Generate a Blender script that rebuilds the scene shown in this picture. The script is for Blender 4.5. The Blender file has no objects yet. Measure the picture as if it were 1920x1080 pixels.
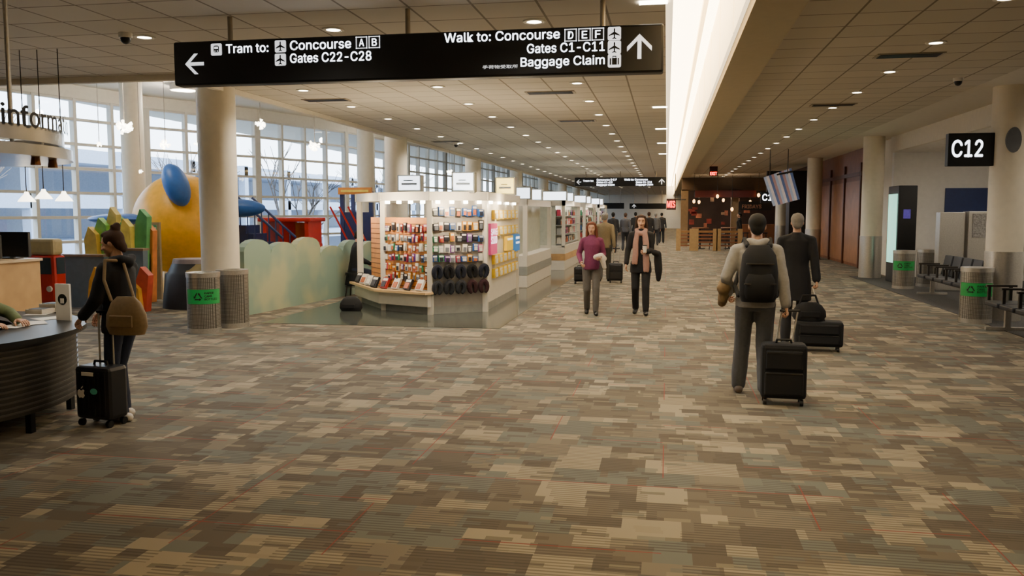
import bpy,bmesh,math,random,os
from mathutils import Vector as V, Matrix as Mx
R=random.Random(7)
sc=bpy.context.scene; COL=sc.collection
pi=math.pi; sin=math.sin; cos=math.cos
CH=1.75;F=1600.;PT=math.radians(5.07);YW=math.radians(10.23)
cd=bpy.data.cameras.new('camera');cam=bpy.data.objects.new('camera',cd);COL.objects.link(cam)
cam.location=(0,0,CH);cam.rotation_euler=(pi/2-PT,0,YW);cd.lens=30;cd.sensor_width=36;cd.clip_end=600;cd.clip_start=.05
sc.camera=cam
def ray(px,py):
    u=px-960;v=py-540
    h=F*cos(PT)-v*sin(PT);z=-F*sin(PT)-v*cos(PT)
    return V((-h*sin(YW)+u*cos(YW),h*cos(YW)+u*sin(YW),z))
def gp(px,py,z=0):
    r=ray(px,py);return V((0,0,CH))+r*((z-CH)/r.z)
def ay(px,py,Y):
    r=ray(px,py);return V((0,0,CH))+r*(Y/r.y)
# ---------- mesh helpers
nb=bmesh.new
def T(x,y,z):return Mx.Translation((x,y,z))
def box(bm,x0,x1,y0,y1,z0,z1,M=None):
    m=T((x0+x1)/2,(y0+y1)/2,(z0+z1)/2)@Mx.Diagonal((abs(x1-x0),abs(y1-y0),abs(z1-z0),1))
    if M is not None:m=M@m
    bmesh.ops.create_cube(bm,size=1,matrix=m);return bm
def cyl(bm,a,b,r0,r1=None,n=12):
    a=V(a);b=V(b);d=b-a
    if d.length<1e-6:return bm
    m=T(*((a+b)/2))@d.to_track_quat('Z','Y').to_matrix().to_4x4()
    bmesh.ops.create_cone(bm,cap_ends=True,cap_tris=False,segments=n,radius1=r0,radius2=r0 if r1 is None else r1,depth=d.length,matrix=m);return bm
def sph(bm,c,r,M=None,sub=2):
    if not hasattr(r,'__len__'):r=(r,r,r)
    m=T(*c)@Mx.Diagonal((r[0],r[1],r[2],1))
    if M is not None:m=M@m
    bmesh.ops.create_icosphere(bm,subdivisions=sub,radius=1,matrix=m);return bm
def limb(bm,pts,rs,M=None,n=10,sub=2):
    pts=[V(p) for p in pts]
    if M is not None:pts=[M@p for p in pts]
    for i,p in enumerate(pts):
        sph(bm,p,rs[i],None,sub)
        if i:cyl(bm,pts[i-1],p,rs[i-1],rs[i],n)
    return bm
def loft(bm,rings,n=20):
    L=[]
    for (x,y,z,rx,ry) in rings:
        L.append([bm.verts.new((x+rx*cos(2*pi*k/n),y+ry*sin(2*pi*k/n),z)) for k in range(n)])
    for a,b in zip(L,L[1:]):
        for k in range(n):bm.faces.new((a[k],a[(k+1)%n],b[(k+1)%n],b[k]))
    bm.faces.new(L[0][::-1]);bm.faces.new(L[-1]);return bm
def lathe(bm,prof,c=(0,0,0),n=28):
    return loft(bm,[(c[0],c[1],c[2]+z,max(r,1e-4),max(r,1e-4)) for r,z in prof],n)
def prism(bm,pts,M,z0,z1):
    a=[bm.verts.new(M@V((p[0],p[1],z0))) for p in pts];b=[bm.verts.new(M@V((p[0],p[1],z1))) for p in pts]
    n=len(pts)
    for k in range(n):bm.faces.new((a[k],a[(k+1)%n],b[(k+1)%n],b[k]))
    bm.faces.new(a[::-1]);bm.faces.new(b);return bm
def arc(bm,c,r0,r1,a0,a1,z0,z1,n=32):
    full=abs(a1-a0)>2*pi-.01;S=[]
    for k in range(n if full else n+1):
        a=a0+(a1-a0)*k/n
        S.append([bm.verts.new((c[0]+r*cos(a),c[1]+r*sin(a),z)) for r,z in((r0,z0),(r1,z0),(r1,z1),(r0,z1))])
    m=len(S)
    for k in range(m if full else m-1):
        p=S[k];q=S[(k+1)%m]
        for j in range(4):bm.faces.new((p[j],q[j],q[(j+1)%4],p[(j+1)%4]))
    if not full:bm.faces.new(S[0]);bm.faces.new(S[-1][::-1])
    return bm
def FM(A,B,z=0):
    A=V((A[0],A[1],z));d=V((B[0]-A.x,B[1]-A.y,0)).normalized();n=V((d.y,-d.x,0))
    return Mx(((d.x,0,n.x,A.x),(d.y,0,n.y,A.y),(0,1,0,A.z),(0,0,0,1)))
def L2(A,B):return math.hypot(B[0]-A[0],B[1]-A[1])
def mk(name,bm,mat,parent=None,bev=0,smooth=False,world=True,me=None):
    if me is None:
        bmesh.ops.recalc_face_normals(bm,faces=bm.faces[:])
        me=bpy.data.meshes.new(name);bm.to_mesh(me);bm.free()
    if mat:me.materials.append(mat)
    o=bpy.data.objects.new(name,me);COL.objects.link(o)
    if parent:
        o.parent=parent
        if world:
            off=V();r=parent
            while r:off+=r.location;r=r.parent
            me.transform(Mx.Translation(-off))
    if smooth:
        me.shade_smooth();me.set_sharp_from_angle(angle=math.radians(42))
    if bev:
        b=o.modifiers.new('bevel','BEVEL');b.width=bev;b.segments=2;b.limit_method='ANGLE'
    return o
def tag(o,label,cat,group=None):
    o['label']=label;o['category']=cat
    if group:o['group']=group
    return o
def thing(name,label,cat,loc=(0,0,0),rz=0,group=None):
    o=bpy.data.objects.new(name,None);COL.objects.link(o);o.empty_display_size=.1
    o.location=loc;o.rotation_euler=(0,0,rz);return tag(o,label,cat,group)
def struct(name,bm,mat,parent=None,**k):
    o=mk(name,bm,mat,parent,**k)
    if not parent:o['kind']='structure'
    return o
def dup(root,loc,label,group=None,rz=None):
    def cp(o,p):
        c=o.copy();COL.objects.link(c);c.parent=p
        for ch in list(o.children):cp(ch,c)
        return c
    r=cp(root,None);r.location=loc;r['label']=label
    if rz is not None:r.rotation_euler=(0,0,rz)
    if group:r['group']=group
    return r
OR=['first','second','third','fourth','fifth','sixth','seventh','eighth','ninth','tenth','eleventh','twelfth','thirteenth','fourteenth','fifteenth','sixteenth','seventeenth','eighteenth','nineteenth','twentieth']+['twenty-'+q for q in('first','second','third','fourth','fifth','sixth','seventh','eighth','ninth')]+['thirtieth','thirty-first','thirty-second','thirty-third']
# ---------- materials
def lin(h):
    h=h.lstrip('#');r=[int(h[i:i+2],16)/255 for i in(0,2,4)]
    return tuple((x/12.92 if x<=.04045 else((x+.055)/1.055)**2.4) for x in r)
MC={}
def mat(name,col,rough=.6,metal=0,em=0,ecol=None,var=.08,scale=9,bump=0):
    if name in MC:return MC[name]
    m=bpy.data.materials.new(name);m.use_nodes=True;nt=m.node_tree;b=nt.nodes['Principled BSDF']
    c=lin(col);tc=nt.nodes.new('ShaderNodeTexCoord');no=nt.nodes.new('ShaderNodeTexNoise');no.inputs['Scale'].default_value=scale
    nt.links.new(tc.outputs['Object'],no.inputs['Vector'])
    rp=nt.nodes.new('ShaderNodeValToRGB');e=rp.color_ramp.elements
    e[0].position=.3;e[1].position=.7
    e[0].color=tuple(x*(1-var) for x in c)+(1,);e[1].color=tuple(min(1,x*(1+var)) for x in c)+(1,)
    nt.links.new(no.outputs['Fac'],rp.inputs['Fac']);nt.links.new(rp.outputs['Color'],b.inputs['Base Color'])
    b.inputs['Roughness'].default_value=rough;b.inputs['Metallic'].default_value=metal
    if em:
        b.inputs['Emission Color'].default_value=lin(ecol or col)+(1,);b.inputs['Emission Strength'].default_value=em
    if bump:
        bp=nt.nodes.new('ShaderNodeBump');bp.inputs['Strength'].default_value=bump;nt.links.new(no.outputs['Fac'],bp.inputs['Height']);nt.links.new(bp.outputs['Normal'],b.inputs['Normal'])
    MC[name]=m;return m
class NG:
    def __init__(s,m):
        s.nt=m.node_tree
        s.tc=s.n('ShaderNodeTexCoord');sp=s.n('ShaderNodeSeparateXYZ');s.l(s.tc.outputs['Object'],sp.inputs[0]);s.x,s.y,s.z=sp.outputs
    def n(s,t):return s.nt.nodes.new(t)
    def l(s,a,b):s.nt.links.new(a,b)
    def m(s,op,a,b=None):
        n=s.n('ShaderNodeMath');n.operation=op
        for i,q in enumerate((a,b)):
            if q is None:continue
            if isinstance(q,(int,float)):n.inputs[i].default_value=q
            else:s.l(q,n.inputs[i])
        return n.outputs[0]
    def cell(s,a,w):return s.m('FLOOR',s.m('DIVIDE',a,w))
    def fr(s,a,w):return s.m('FRACT',s.m('DIVIDE',a,w))
    def wn(s,a,b):
        c=s.n('ShaderNodeCombineXYZ')
        for i,q in enumerate((a,b)):
            if isinstance(q,(int,float)):c.inputs[i].default_value=q
            else:s.l(q,c.inputs[i])
        w=s.n('ShaderNodeTexWhiteNoise');w.noise_dimensions='2D';s.l(c.outputs[0],w.inputs['Vector']);return w.outputs['Value']
    def mix(s,f,a,b):
        n=s.n('ShaderNodeMix');n.data_type='RGBA'
        for i,q in((0,f),(6,a),(7,b)):
            if isinstance(q,(int,float)):n.inputs[i].default_value=q
            elif isinstance(q,tuple):n.inputs[i].default_value=q+(1,)
            else:s.l(q,n.inputs[i])
        return n.outputs[2]
    def ramp(s,f,st):
        n=s.n('ShaderNodeValToRGB');cr=n.color_ramp;cr.interpolation='CONSTANT'
        while len(cr.elements)<len(st):cr.elements.new(.5)
        for e,(p,c) in zip(cr.elements,st):e.position=p;e.color=lin(c)+(1,)
        s.l(f,n.inputs['Fac']);return n.outputs['Color']
    def out(s,c,rough=.9):
        b=s.nt.nodes['Principled BSDF'];s.l(c,b.inputs['Base Color']);b.inputs['Roughness'].default_value=rough
def newm(name):
    m=bpy.data.materials.new(name);m.use_nodes=True;return m
def carpet():
    m=newm('carpet_patchwork');g=NG(m);x,y=g.x,g.y
    ry=g.cell(y,.3);cx=g.cell(g.m('ADD',x,g.m('MULTIPLY',g.wn(ry,3.),.9)),.31)
    A=g.wn(cx,ry);A2=g.wn(cx,g.m('ADD',ry,71.))
    r2=g.cell(y,.15);c2=g.cell(g.m('ADD',x,g.m('MULTIPLY',g.wn(r2,5.),.9)),.2);B=g.wn(c2,g.m('ADD',r2,33.))
    r3=g.cell(y,.05);c3=g.cell(g.m('ADD',x,g.m('MULTIPLY',g.wn(r3,8.),.9)),.15);C=g.wn(c3,r3)
    sel=g.m('GREATER_THAN',A,.5);selc=g.m('GREATER_THAN',C,.78)
    val=g.m('ADD',g.m('MULTIPLY',sel,A2),g.m('MULTIPLY',g.m('SUBTRACT',1.,sel),B))
    col=g.ramp(val,[(0,'#574f42'),(.2,'#655c4d'),(.4,'#65665d'),(.6,'#726959'),(.77,'#90856f')])
    col=g.mix(g.m('MULTIPLY',selc,.6),col,g.ramp(g.m('FRACT',g.m('MULTIPLY',C,37.)),[(0,'#4c4539'),(.45,'#61625a'),(.72,'#857b65')]))
    st=g.m('MULTIPLY',g.m('LESS_THAN',g.fr(y,.036),.42),g.m('GREATER_THAN',g.wn(c2,g.m('ADD',ry,11.)),.26))
    col=g.mix(g.m('MULTIPLY',st,.52),col,lin('#363027'))
    rl=g.m('MULTIPLY',g.m('LESS_THAN',g.fr(y,.54),.022),g.m('GREATER_THAN',g.wn(g.cell(x,.55),g.cell(y,.54)),.62))
    rv=g.m('MULTIPLY',g.m('LESS_THAN',g.fr(x,.86),.01),g.m('GREATER_THAN',g.wn(g.cell(x,.86),g.cell(y,.8)),.5))
    col=g.mix(g.m('MULTIPLY',g.m('MAXIMUM',rl,rv),.75),col,lin('#84342a'))
    g.out(col,.95);return m
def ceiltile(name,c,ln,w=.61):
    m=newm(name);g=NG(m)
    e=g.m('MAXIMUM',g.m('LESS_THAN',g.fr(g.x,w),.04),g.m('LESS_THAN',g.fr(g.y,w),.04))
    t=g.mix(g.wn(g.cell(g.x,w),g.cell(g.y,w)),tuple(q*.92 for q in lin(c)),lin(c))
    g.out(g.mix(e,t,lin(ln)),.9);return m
def gridm(name,c,ln,wx,wy,t,rough,metal=0,ax='xy'):
    m=newm(name);g=NG(m);p={'x':g.x,'y':g.y,'z':g.z}
    e=g.m('MAXIMUM',g.m('LESS_THAN',g.fr(p[ax[0]],wx),t),g.m('LESS_THAN',g.fr(p[ax[1]],wy),t))
    g.out(g.mix(e,lin(c),lin(ln)),rough);m.node_tree.nodes['Principled BSDF'].inputs['Metallic'].default_value=metal;return m
def glassm():
    m=newm('window_glass');nt=m.node_tree;nt.nodes.clear()
    o=nt.nodes.new('ShaderNodeOutputMaterial');mx=nt.nodes.new('ShaderNodeMixShader');t=nt.nodes.new('ShaderNodeBsdfTransparent');gl=nt.nodes.new('ShaderNodeBsdfGlossy')
    gl.inputs['Roughness'].default_value=.02;t.inputs[0].default_value=(.94,.97,1,1);mx.inputs[0].default_value=.06
    nt.links.new(t.outputs[0],mx.inputs[1]);nt.links.new(gl.outputs[0],mx.inputs[2]);nt.links.new(mx.outputs[0],o.inputs[0]);return m
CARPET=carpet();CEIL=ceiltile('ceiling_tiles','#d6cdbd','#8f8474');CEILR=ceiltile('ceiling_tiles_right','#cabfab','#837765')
TILE=gridm('polished_floor_tile','#464a45','#383b36',.6,.6,.012,.1)
CREAM=mat('cream_paint','#dad1bf',.7,var=.03);WHITE=mat('white_paint','#e2ddd2',.6,var=.03);BAYC=mat('bay_ceiling_paint','#e6dcc8',.8,var=.03)
COLM=mat('column_cream','#e1d6bf',.55,var=.03);STEEL=mat('brushed_steel','#c4c0b8',.34,.85,scale=40);DARKST=mat('dark_metal','#4a4642',.4,.8)
BLACK=mat('black_plastic','#0c0c0d',.4);SIGNB=mat('sign_black','#05060a',.45);SIGNW=mat('sign_letters','#f2f4f8',.5,em=1.2)
BLKFAB=mat('black_fabric','#101012',.9,bump=.2,scale=60);SEATF=mat('seat_vinyl','#26282d',.45);GLASS=glassm();FRAME=mat('window_frame_paint','#cfc8b9',.5,var=.03)
COVE=mat('cove_glow','#fff0cf',.8,em=8.5,ecol='#fff0d0');COVEW=mat('cove_wall_glow','#f6e8c8',.8,em=1.8,ecol='#ffe8be');COVEJ=mat('cove_joint_glow','#f0dfb8',.8,em=1.6,ecol='#ffe4b0')  # cove wall and joints emit too, standing in for cove light on them
LENS=mat('downlight_lens','#fff2d8',.5,em=18,ecol='#fff2da');RING=mat('downlight_trim','#e0d8c8',.4)
WOOD=mat('cherry_wood','#7d4d30',.45,scale=3,var=.2);OAK=mat('light_oak','#c09a68',.5,scale=4,var=.15);SLAT=mat('slatwall_wood','#d08a44',.5)
GCARP=mat('gate_carpet','#403f3e',.95,scale=50,var=.3)
PERF=gridm('perforated_steel','#b5b1a9','#66625b',.02,.02,.3,.34,.8,'xz')
# ---------- text (fonts that ship with Blender, built-in face as fallback)
def bfont(f):
    try:
        p=os.path.join(bpy.utils.system_resource('DATAFILES',path='fonts'),f)
        if os.path.exists(p):return bpy.data.fonts.load(p)
    except Exception as e:pass
    return None
INTER=bfont('Inter.woff2');CJK=bfont('Noto Sans CJK Regular.woff2')
FC={}
def textmesh(s,font=0):
    k=(s,font)
    if k not in FC:
        cu=bpy.data.curves.new('lettering','FONT');cu.body=s;cu.resolution_u=3
        f=CJK if font else INTER
        if f:cu.font=f
        o=bpy.data.objects.new('lettering',cu);COL.objects.link(o);dg=bpy.context.evaluated_depsgraph_get()
        me=bpy.data.meshes.new_from_object(o.evaluated_get(dg));bpy.data.objects.remove(o)
        FC[k]=me
    return FC[k]
CAP=max(v.co.y for v in textmesh('H').vertices)
def textbm(s,cap,width,bold=.016,font=0):
    # weight is added by overlaying the flat glyphs with tiny offsets
    src=textmesh(s,font);bm=nb()
    for dx,dy in((0,0),(bold,0),(-bold,0),(0,bold*.8),(0,-bold*.8)) if bold else((0,0),):
        n0=len(bm.verts);bm.from_mesh(src);bm.verts.ensure_lookup_table()
        for v in bm.verts[n0:]:v.co.x+=dx;v.co.y+=dy
    if not bm.verts:return bm
    x0=min(v.co.x for v in bm.verts);x1=max(v.co.x for v in bm.verts);k=cap/CAP
    kx=k if width is None else width/max(x1-x0,1e-4)
    for v in bm.verts:v.co=V(((v.co.x-x0)*kx,v.co.y*k,0))
    return bm
def txt(parent,s,M,x,y,cap,width,m,out=.004,bold=.016,name='lettering',font=0):
    bm=textbm(s,cap,width,bold,font)
    if not bm.verts:bm.free();return
    for v in bm.verts:v.co=M@V((v.co.x+x,v.co.y+y,out))
    return mk(name,bm,m,parent)
ARROW=[(0,.5),(.5,0),(.5,-.19),(.08,.24),(.08,-.5),(-.08,-.5),(-.08,.24),(-.5,-.19),(-.5,0)]
pl=[(0,.46),(.06,.36),(.06,.13),(.44,-.12),(.44,-.2),(.06,-.08),(.05,-.3),(.17,-.38),(.17,-.44),(0,-.4)]
PLANE=pl+[(-x,y) for x,y in pl[-2:0:-1]]
def rrect(w,h,r,n=4):
    o=[]
    for sx,sy,a in((1,1,0),(-1,1,pi/2),(-1,-1,pi),(1,-1,1.5*pi)):
        for k in range(n+1):
            t=a+pi/2*k/n;o.append((sx*(w/2-r)+r*cos(t),sy*(h/2-r)+r*sin(t)))
    return o
def poly(parent,name,pts,M,x,y,s,m,o0=.002,o1=.005,rot=0):
    c,sn=cos(rot),sin(rot)
    return mk(name,prism(nb(),[(x+s*(c*a-sn*b),y+s*(sn*a+c*b)) for a,b in pts],M,o0,o1),m,parent)
def lamp(kind,loc,e,col,size=.06,spot=None,name='lamp_glow'):
    ld=bpy.data.lights.new(name,kind);ld.energy=e;ld.color=col;ld.shadow_soft_size=size
    if spot:ld.spot_size=math.radians(spot);ld.spot_blend=.7
    lo=bpy.data.objects.new(name,ld);COL.objects.link(lo);lo.location=loc;return lo
# =================== SETTING
struct('floor',box(nb(),-17,9,-6,95,-.1,0),CARPET)
struct('floor_tile',box(nb(),-6.3,-2.45,12.5,46,0,.006),TILE)
struct('floor_gate_carpet',box(nb(),4.95,9,11,24.6,0,.006),GCARP)
bm=nb();box(bm,-6.75,.03,-6,95,3.68,3.78);box(bm,-17,-6.75,-6,11.2,3.68,3.78);struct('ceiling',bm,CEIL)
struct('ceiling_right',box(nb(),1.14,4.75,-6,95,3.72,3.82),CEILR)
struct('ceiling_side',box(nb(),4.75,9.1,-6,95,3.75,3.85),CREAM)
struct('ceiling_bay',box(nb(),-17.1,-6.7,11.15,95,4.95,5.05),BAYC)
bm=nb();box(bm,-6.8,-6.7,11.2,95,3.6,4.95);box(bm,-17,-6.7,11.15,11.25,3.6,4.95);struct('trim_1',bm,BAYC)
o=struct('ceiling_cove',box(nb(),.0,.75,-6,95,4.6,4.65),COVE)
mk('rail',box(nb(),.44,.5,-6,95,4.5,4.6),COVEJ,o)
bm=nb();box(bm,-.04,.03,-6,95,3.68,4.6);COVESIDE=struct('trim_2',bm,COVEW)
struct('ceiling_beam',box(nb(),.7,1.14,-6,95,3.5,4.6),mat('beam_paint','#b9a988',.7,var=.03))
o=struct('trim_3',box(nb(),.66,.7,-6,95,3.62,4.6),COVEW)
for k in range(40):mk('panel_joint',box(nb(),.652,.66,-5+2.4*k,-4.97+2.4*k,3.62,4.6),COVEJ,o)
struct('wall_back',box(nb(),-17,9,-6.2,-6,0,5),CREAM)
struct('wall_far',box(nb(),-17,9,95,95.2,0,5),WHITE)
struct('wall_left',box(nb(),-17.2,-17,-6,12,0,5),CREAM)
struct('wall_right',box(nb(),9,9.2,-6,24.6,0,3.8),WHITE)
bm=nb();box(bm,6,9,24.6,24.8,0,3.8);struct('wall_gate',bm,mat('gate_wall','#e2ded8',.7,var=.03))
struct('ceiling_gate',box(nb(),6,9,11,24.6,3.35,3.4),mat('gate_ceiling','#e4ddd2',.8))
struct('trim_4',box(nb(),5.9,6,11,24.6,3.35,3.75),CREAM)
struct('wall_side',box(nb(),6,6.2,24.8,28.2,0,3.8),CREAM)
o=struct('wall_wood',box(nb(),6,6.2,28.2,36,0,3.8),WOOD)
bm=nb()
for y in(28.3,30.8,33.3,35.7):box(bm,5.93,6,y,y+.12,0,3.3)
box(bm,5.93,6,28.2,36,2.9,3.02);struct('trim_5',bm,mat('dark_cherry','#5a3220',.45),None)
for y in(28.5,31,33.5):
    mk('door_panel',box(nb(),5.97,6,y+.05,y+2.2,.1,2.75),mat('door_wood','#9a6a45',.4,scale=3,var=.15),o)
struct('wall_far_right',box(nb(),6,6.2,36,95,0,3.8),mat('dark_shop_wall','#4a3a2e',.6))
def column(x,y,z,r,base=True):
    o=struct('column',cyl(nb(),(x,y,0),(x,y,z),r,n=40),COLM,smooth=True)
    if base:mk('metal_base',cyl(nb(),(x,y,0),(x,y,1.12),r+.012,n=40),STEEL,o,smooth=True)
for i in range(8):
    column(-6.93,12.45+9*i,4.95,.29,False);column(5.4,15.05+9.2*i,3.76,.27)
column(-12.8,19,4.95,.26,False);column(-9.4,26,4.95,.26,False)
# ---- window wall
WP=[(-16.2,11.2),(-15.4,17.4),(-14.3,21.8),(-12.7,25.2),(-11.4,29.4),(-10.8,35),(-9.9,44),(-9.3,60),(-9,95)]
wn=0
for A,B in zip(WP,WP[1:]):
    L=L2(A,B);nbay=max(1,round(L/4.4))
    if A[1]>=44:nbay=4
    for b in range(nbay):
        P=(A[0]+(B[0]-A[0])*b/nbay,A[1]+(B[1]-A[1])*b/nbay);Q=(A[0]+(B[0]-A[0])*(b+1)/nbay,A[1]+(B[1]-A[1])*(b+1)/nbay)
        M=FM(P,Q);l=L2(P,Q);wn+=1;bm=nb();k=max(2,round(l/1.15))
        for j in range(k+1):
            w=.11 if j in(0,k) else .045;s=l*j/k;box(bm,s-w,s+w,.3,4.62,-.08,.08,M)
        for zz in(.36,1.0,1.62,2.24,2.86,3.48,4.1,4.6):box(bm,0,l,zz-.035,zz+.035,-.06,.06,M)
        w=struct('window_%d'%wn,bm,FRAME)
        mk('pane',box(nb(),.05,l-.05,.36,4.6,-.006,.006,M),GLASS,w)
        bm=nb();box(bm,0,l,0,.33,-.1,.1,M);box(bm,0,l,4.62,4.95,-.1,.1,M);mk('sill',bm,CREAM,w)
# ---- outside
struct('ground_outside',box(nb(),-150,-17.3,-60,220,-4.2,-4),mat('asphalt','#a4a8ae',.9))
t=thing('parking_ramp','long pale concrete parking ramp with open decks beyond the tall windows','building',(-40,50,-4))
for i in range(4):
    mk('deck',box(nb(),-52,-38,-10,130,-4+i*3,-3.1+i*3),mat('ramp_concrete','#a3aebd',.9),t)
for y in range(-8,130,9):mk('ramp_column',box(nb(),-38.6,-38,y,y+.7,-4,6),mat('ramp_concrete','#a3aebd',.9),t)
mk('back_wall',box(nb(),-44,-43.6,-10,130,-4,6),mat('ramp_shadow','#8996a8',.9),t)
def tree(x,y,h,label):
    bm=nb();bt=nb();rr=random.Random(int(x*7+y))
    def br(b,p,d,l,r,dep):
        q=p+d*l;cyl(b,p,q,r,r*.65,6)
        if dep==0:return
        for _ in range(3):
            nd=(d+V((rr.uniform(-.8,.8),rr.uniform(-.8,.8),rr.uniform(-.1,.6)))).normalized();br(bm,q,nd,l*rr.uniform(.6,.8),r*.6,dep-1)
    t=thing('bare_tree',label,'tree',(x,y,-4),group='bare trees outside')
    br(bt,V((x,y,-4)),V((0,0,1)),h*.35,.12,4)
    bk=mat('tree_bark','#6d635c',.9);mk('trunk',bt,bk,t);mk('branches',bm,bk,t)
tree(-23,25.,9,'bare leafless tree outside behind the information sign');tree(-21,34,9,'bare leafless tree outside behind the yellow play sculpture');tree(-17.5,38,9.5,'bare leafless tree outside to the right of the nearest cream column');tree(-16,46,9,'bare leafless tree outside above the green scalloped wall')
# =================== CEILING FITTINGS
d0=thing('downlight','round recessed ceiling downlight','ceiling light',(0,0,3.68))
RG=arc(nb(),(0,0),.075,.115,0,2*pi,-.012,0,20);mk('trim_ring',RG,RING,d0,world=False);mk('lens',cyl(nb(),(0,0,-.006),(0,0,0),.075,n=20),LENS,d0,world=False)
bpy.context.view_layer.update()
first=True
for x,zc,w in((-1.35,3.68,'in the row nearest the bright cove'),(-3.5,3.68,'in the middle row of the left ceiling'),(-5.7,3.68,'in the row nearest the windows'),(3.05,3.72,'in the row over the right-hand side')):
    for k in range(30):
        y=6.65+2.1*k;lb='round recessed downlight, %s from the near end %s'%(OR[k],w)
        if first:d0.location=(x,y,zc);d0['label']=lb;d0['group']='ceiling downlights';first=False
        else:dup(d0,(x,y,zc),lb,'ceiling downlights')
        if k%2==1 and k<22 or k==0:lamp('SPOT',(x,y,zc-.05),160 if k else 50,(1,.91,.78),.08,150,'downlight_beam')
for i,(px,py,zc,lb) in enumerate(((612,187,3.68,'to the lower left of the hanging sign'),(1032,173,3.68,'below the right half of the hanging sign'),(1082,226,3.68,'far along beside the bright cove'),(837,265,3.68,'over the display kiosk'),(1704,103,3.72,'in the right ceiling, the nearest there'),(1562,196,3.72,'in the right ceiling, farther along'))):
    p=gp(px,py,zc);t=thing('ceiling_vent','slotted grey air vent '+lb,'vent',p,group='ceiling vents')
    mk('frame',box(nb(),p.x-.4,p.x+.4,p.y-.15,p.y+.15,zc-.012,zc),mat('vent_frame','#a3957f',.5),t)
    bm=nb()
    for k in range(7):box(bm,p.x-.36,p.x+.36,p.y-.125+k*.037,p.y-.107+k*.037,zc-.018,zc-.01)
    mk('slats',bm,BLACK,t)
for px,py,zc,lb in((235,62,3.68,'dark dome security camera on the ceiling left of the hanging sign'),(1797,146,3.72,'dark dome security camera on the right-hand ceiling'),(855,268,3.68,'small dark dome security camera far along the left ceiling')):
    p=gp(px,py,zc);t=thing('dome_camera',lb,'security camera',p)
    mk('mount',cyl(nb(),p-V((0,0,.05)),p,.07,n=20),WHITE,t);mk('dome',sph(nb(),p-V((0,0,.06)),(.055,.055,.06)),BLACK,t,smooth=True)
for i,(px,py) in enumerate(((1246,2),(1245,200),(1247,241),(1248,268),(1249,288))):
    p=gp(px,py,3.68);mk('slot_light',box(nb(),-.28,-.02,p.y-.05,p.y+.05,3.665,3.76),LENS,COVESIDE)
for i,y in enumerate((13,17,21)):
    t=thing('fill_light_panel','square fill-light panel added over the gate seating, %s from the near end'%OR[i],'ceiling light',(7.4,y,3.34),group='added gate fill panels')  # glowing panels added to brighten the dark gate recess
    mk('frame',box(nb(),6.75,8.05,y-.65,y+.65,3.33,3.35),WHITE,t);mk('diffuser',box(nb(),6.8,8.0,y-.6,y+.6,3.32,3.335),mat('fill_panel_diffuser','#fffaf0',.5,em=11,ecol='#fff3e0'),t)
for i,(x,y) in enumerate(((-10.5,15),(-12,20),(-9.2,21),(-9,30))):
    t=thing('bay_fill_lamp','round white fill lamp added under the high play-area ceiling, %s from the near end'%OR[i],'ceiling light',(x,y,4.95),group='added high fill lamps')  # drums and point lights added to brighten the play bay
    mk('drum',cyl(nb(),(x,y,4.8),(x,y,4.95),.3,n=28),mat('bay_fill_drum','#fff6e6',.5,em=9,ecol='#fff0d8'),t);mk('trim_ring',arc(nb(),(x,y),.3,.33,0,2*pi,4.8,4.95,28),WHITE,t)
    lamp('POINT',(x,y,4.5),110,(1,.92,.8),.1,None,'bay_fill_glow')
# =================== SIGNS
def boxed(par,s,M,x,y,sz):
    bm=nb();h=sz/2;t=sz*.07
    for a in((x-h,x+h,y-h,y-h+t),(x-h,x+h,y+h-t,y+h),(x-h,x-h+t,y-h,y+h),(x+h-t,x+h,y-h,y+h)):box(bm,a[0],a[1],a[2],a[3],.002,.006,M)
    mk('letter_box',bm,SIGNW,par);txt(par,s,M,x-sz*.23,y-sz*.3,sz*.6,sz*.46,SIGNW)
def icon(par,kind,M,x,y,sz):
    mk('icon_square',prism(nb(),[(x+a,y+b) for a,b in rrect(sz,sz,sz*.12)],M,.002,.005),SIGNW,par)
    if kind=='plane':poly(par,'plane_symbol',PLANE,M,x,y,sz*.95,SIGNB,.005,.008)
    elif kind=='train':
        bm=nb();prism(bm,[(x+a*sz,y+.04*sz+b*sz) for a,b in rrect(.5,.6,.14)],M,.005,.007);mk('train_symbol',bm,SIGNB,par)
        bm=nb();box(bm,x-.17*sz,x+.17*sz,y+.05*sz,y+.22*sz,.007,.009,M);box(bm,x-.16*sz,x-.07*sz,y-.18*sz,y-.1*sz,.007,.009,M);box(bm,x+.07*sz,x+.16*sz,y-.18*sz,y-.1*sz,.007,.009,M);mk('train_windows',bm,SIGNW,par)
    else:
        bm=nb();box(bm,x-.36*sz,x+.36*sz,y-.3*sz,y+.2*sz,.005,.007,M);box(bm,x-.15*sz,x-.09*sz,y+.2*sz,y+.36*sz,.005,.007,M);box(bm,x+.09*sz,x+.15*sz,y+.2*sz,y+.36*sz,.005,.007,M);box(bm,x-.15*sz,x+.15*sz,y+.3*sz,y+.36*sz,.005,.007,M);mk('suitcase_symbol',bm,SIGNB,par)
        bm=nb()
        for q in(-.24,.2):box(bm,x+q*sz,x+(q+.05)*sz,y-.3*sz,y+.2*sz,.007,.008,M)
        mk('suitcase_straps',bm,SIGNW,par)
def osign(label,Y,x0,x1,z0,z1,zc):
    t=thing('overhead_sign',label,'sign',((x0+x1)/2,Y,z0))
    mk('housing',box(nb(),x0,x1,Y,Y+.16,z0,z1),SIGNB,t,bev=.02)
    for f in(.12,.5,.885):
        x=x0+(x1-x0)*f;mk('hanger_pole',cyl(nb(),(x,Y+.08,z1-.02),(x,Y+.08,zc),.025),mat('sign_pole','#9c9282',.4,.6),t)
    return t,FM((x0,Y),(x1,Y))
Y=7.95;X0=-4.87
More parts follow.
